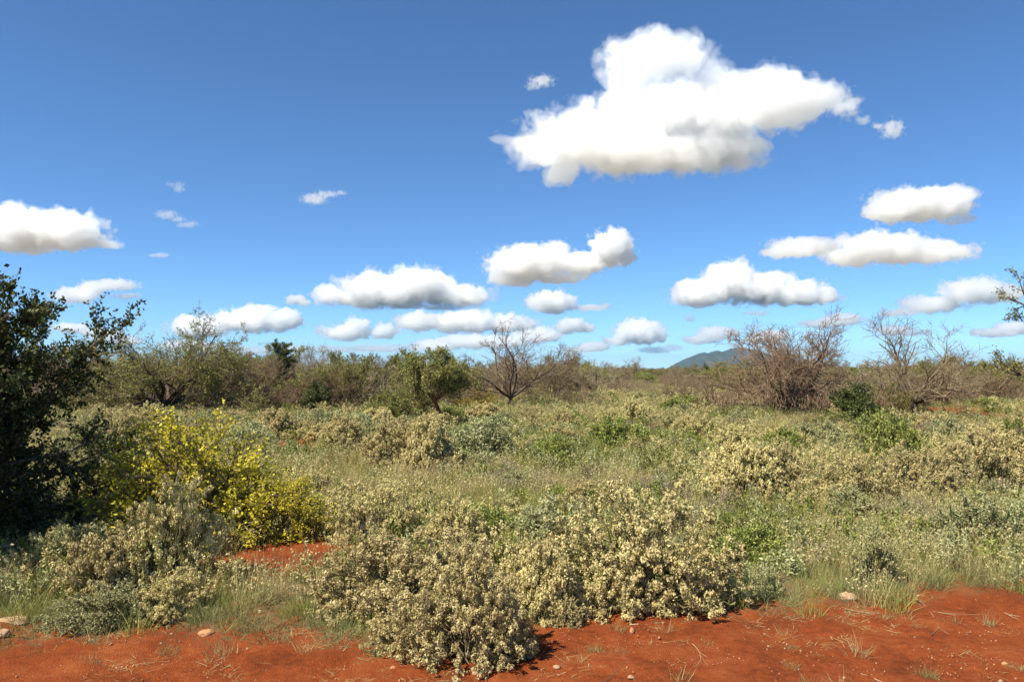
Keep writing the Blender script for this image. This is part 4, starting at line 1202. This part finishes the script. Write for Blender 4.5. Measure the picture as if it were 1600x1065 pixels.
# tufts on the bare track, each a thing of its own
tuft_green = [build_ for build_ in (clump('blades', 130, (.04, .13), .07, .0022, 'grass_grey', .6, .5), clump('blades', 110, (.04, .12), .06, .002, 'grass_grey', .7, .6))]
tuft_dry = [clump('blades', 90, (.05, .22), .045, .0020, 'grass_straw', .7, .6), clump('blades', 80, (.05, .18), .05, .0018, 'grass_straw', .8, .75)]
TUFTS = [
 (1340, 1012, 1.25, 'd', 'largest straw grass tuft standing alone on the track'),
 (1388, 955, .8, 'g', 'grey-green tuft at the upper edge of the track above the straw tuft'),
 (1437, 972, .8, 'g', 'grey-green tuft in the middle of the three small tufts on the track'),
 (1420, 960, .7, 'd', 'little dry tuft between two grey-green tufts on the track'),
 (1488, 965, 1.0, 'g', 'grey stubbly tuft near the frame edge of the track'),
 (1545, 965, .8, 'd', 'flattened dry tuft by the frame edge on the track'),
 (1228, 980, .9, 'd', 'dry tuft on the track below the small woolly tuft shrub'),
 (1238, 1000, .6, 'g', 'small grey tuft just below the dry tuft'),
 (1238, 1030, .7, 'g', 'grey tuft nearer the camera under the two stacked tufts'),
 (1262, 1056, 1.0, 'g', 'grey tuft cut by the bottom of the frame'),
 (1310, 1060, 1.0, 'd', 'dry tuft cut by the bottom of the frame beside a grey one'),
 (1108, 1000, .6, 'g', 'tiny grey tuft behind the white pebble'),
 (1450, 1042, .9, 'g', 'grey-green tuft close to the camera on the bare track'),
 (1596, 1038, .9, 'g', 'grey-green tuft cut by the frame edge on the track'),
 (964, 976, .9, 'g', 'green tuft on the soil below the pale orange slab'),
 (1040, 978, 1.0, 'd', 'dry sprawling tuft on the soil below the sunlit mound shrub'),
 (930, 1008, .8, 'g', 'green tuft midway on the soil below the small pale woolly clump'),
 (962, 1016, .9, 'g', 'low green tuft right of the midway tuft'),
 (900, 1030, .9, 'd', 'dry wispy tuft near the bottom below the woolly clump'),
 (1060, 1062, 1.1, 'd', 'dry tuft at the bottom of the frame below the mound shrub'),
 (265, 1018, .9, 'g', 'green tuft on the red soil before the bright orange stone'),
 (340, 1024, 1.2, 'g', 'large green tuft casting a shadow beside the bright orange stone'),
 (140, 1040, 1.0, 'g', 'grey tuft on the reddish soil below the grey-green shrub'),
 (60, 1030, 1.0, 'g', 'grey tuft below the pale flat rock slab'),
 (430, 1006, 1.5, 'g', 'tall green tuft between the orange stone and the low woolly cushion'),
 (478, 1020, 1.0, 'd', 'dry tuft leaning beside the tall green tuft'),
 (596, 1020, .7, 'g', 'small green tuft before the low woolly cushion'),
 (690, 1052, .6, 'd', 'small dry tuft under the drooping shrub'),
]
for (px, py, s, kd, lab) in TUFTS:
    Y = depth(py); x = (px - 800) / F_PX * Y
    me = (tuft_green if kd == 'g' else tuft_dry)[rng.integers(2)]
    o = link('grass_tuft', me, loc=(x, Y, ground_h(x, Y)), rz=rng.uniform(0, 6.28), s=s * 1.2)
    tag(o, lab, 'grass tuft', 'grass tufts on the track')

def stick(px0, py0, px1, py1, r, lab, mat='twig_pale', nfork=3):
    reseed(lab)
    a = at(px0, py0, depth(py0)); b = at(px1, py1, depth(py1))
    d = np.array([b.x - a.x, b.y - a.y, 0]); Ln = float(np.linalg.norm(d))
    r *= .62
    P = walk(np.zeros((1, 3)), d[None], Ln, 9, .12, (0, 0, 0))
    RR = r * np.linspace(1, .45, 9)[None]
    Q, QR = grow(P, RR, nfork, .2, .95, (.2 * Ln, .45 * Ln), (.25, .7), 5, .12, (0, 0, 0), .7, .4, r * .3)
    for q in (P, Q):
        q[..., 2] = height(q[..., 0] + a.x, q[..., 1] + a.y) - ground_h(a.x, a.y) + .012 + np.abs(q[..., 2]) * .25
    o = link('stick', build('stick', [tubes(P, RR, 6), tubes(Q, QR, 4)], M[mat], True), loc=(a.x, a.y, ground_h(a.x, a.y)))
    tag(o, lab, 'stick', 'dry stalks and sticks')
stick(940, 1062, 998, 1042, .005, 'thin dark stick on the track near the bottom of the frame', 'bark', 1)
stick(985, 968, 1026, 963, .009, 'pale orange dry stick below the stone slab')
stick(1082, 1000, 1120, 1042, .004, 'thin pale stalk bent over the track soil')
stick(1430, 930, 1500, 990, .008, 'long pale stalk running down from the grass edge')
stick(1345, 1040, 1430, 1062, .006, 'pale dry stalk lying along the bottom of the track')
stick(1570, 950, 1600, 962, .005, 'pale stalk at the frame edge of the track')
stick(476, 895, 514, 880, .007, 'dark forked stick lying on the red path', 'bark', 2)
stick(1330, 945, 1378, 952, .005, 'pale stalk under the buff rock')
stick(370, 905, 440, 888, .005, 'thin dry stalk across the red path')
stick(1200, 905, 1270, 830, .007, 'grey dead branch leaning in the grass above the track', 'dead_twig', 6)
stick(1030, 790, 1090, 776, .010, 'heap of grey dead twigs in the grass behind the mound shrub', 'dead_twig', 14)

# ------------------------------------------------------------------ air
def make_haze():
    x0, x1, y0, y1, z0, z1 = -9000, 9000, -60, 11800, -6, 205
    V = np.array([(x, y, z) for z in (z0, z1) for y in (y0, y1) for x in (x0, x1)], float)
    Fa = np.array([[0, 2, 3, 1], [4, 5, 7, 6], [0, 1, 5, 4], [2, 6, 7, 3], [0, 4, 6, 2], [1, 3, 7, 5]])
    m = bpy.data.materials.new('clear_dry_air'); m.use_nodes = True
    nt = m.node_tree; nt.nodes.clear()
    out = nt.nodes.new('ShaderNodeOutputMaterial'); v = nt.nodes.new('ShaderNodeVolumePrincipled')
    v.inputs['Color'].default_value = (.38, .62, .90, 1); v.inputs['Density'].default_value = HAZE; v.inputs['Anisotropy'].default_value = .1
    nt.links.new(v.outputs[0], out.inputs['Volume'])
    m.cycles.homogeneous_volume = True
    tag(link('haze', build('haze', [(V, Fa, .5)], m)), 'thin bluish air over the whole plain', kind='stuff')
HAZE = 7e-5
make_haze()
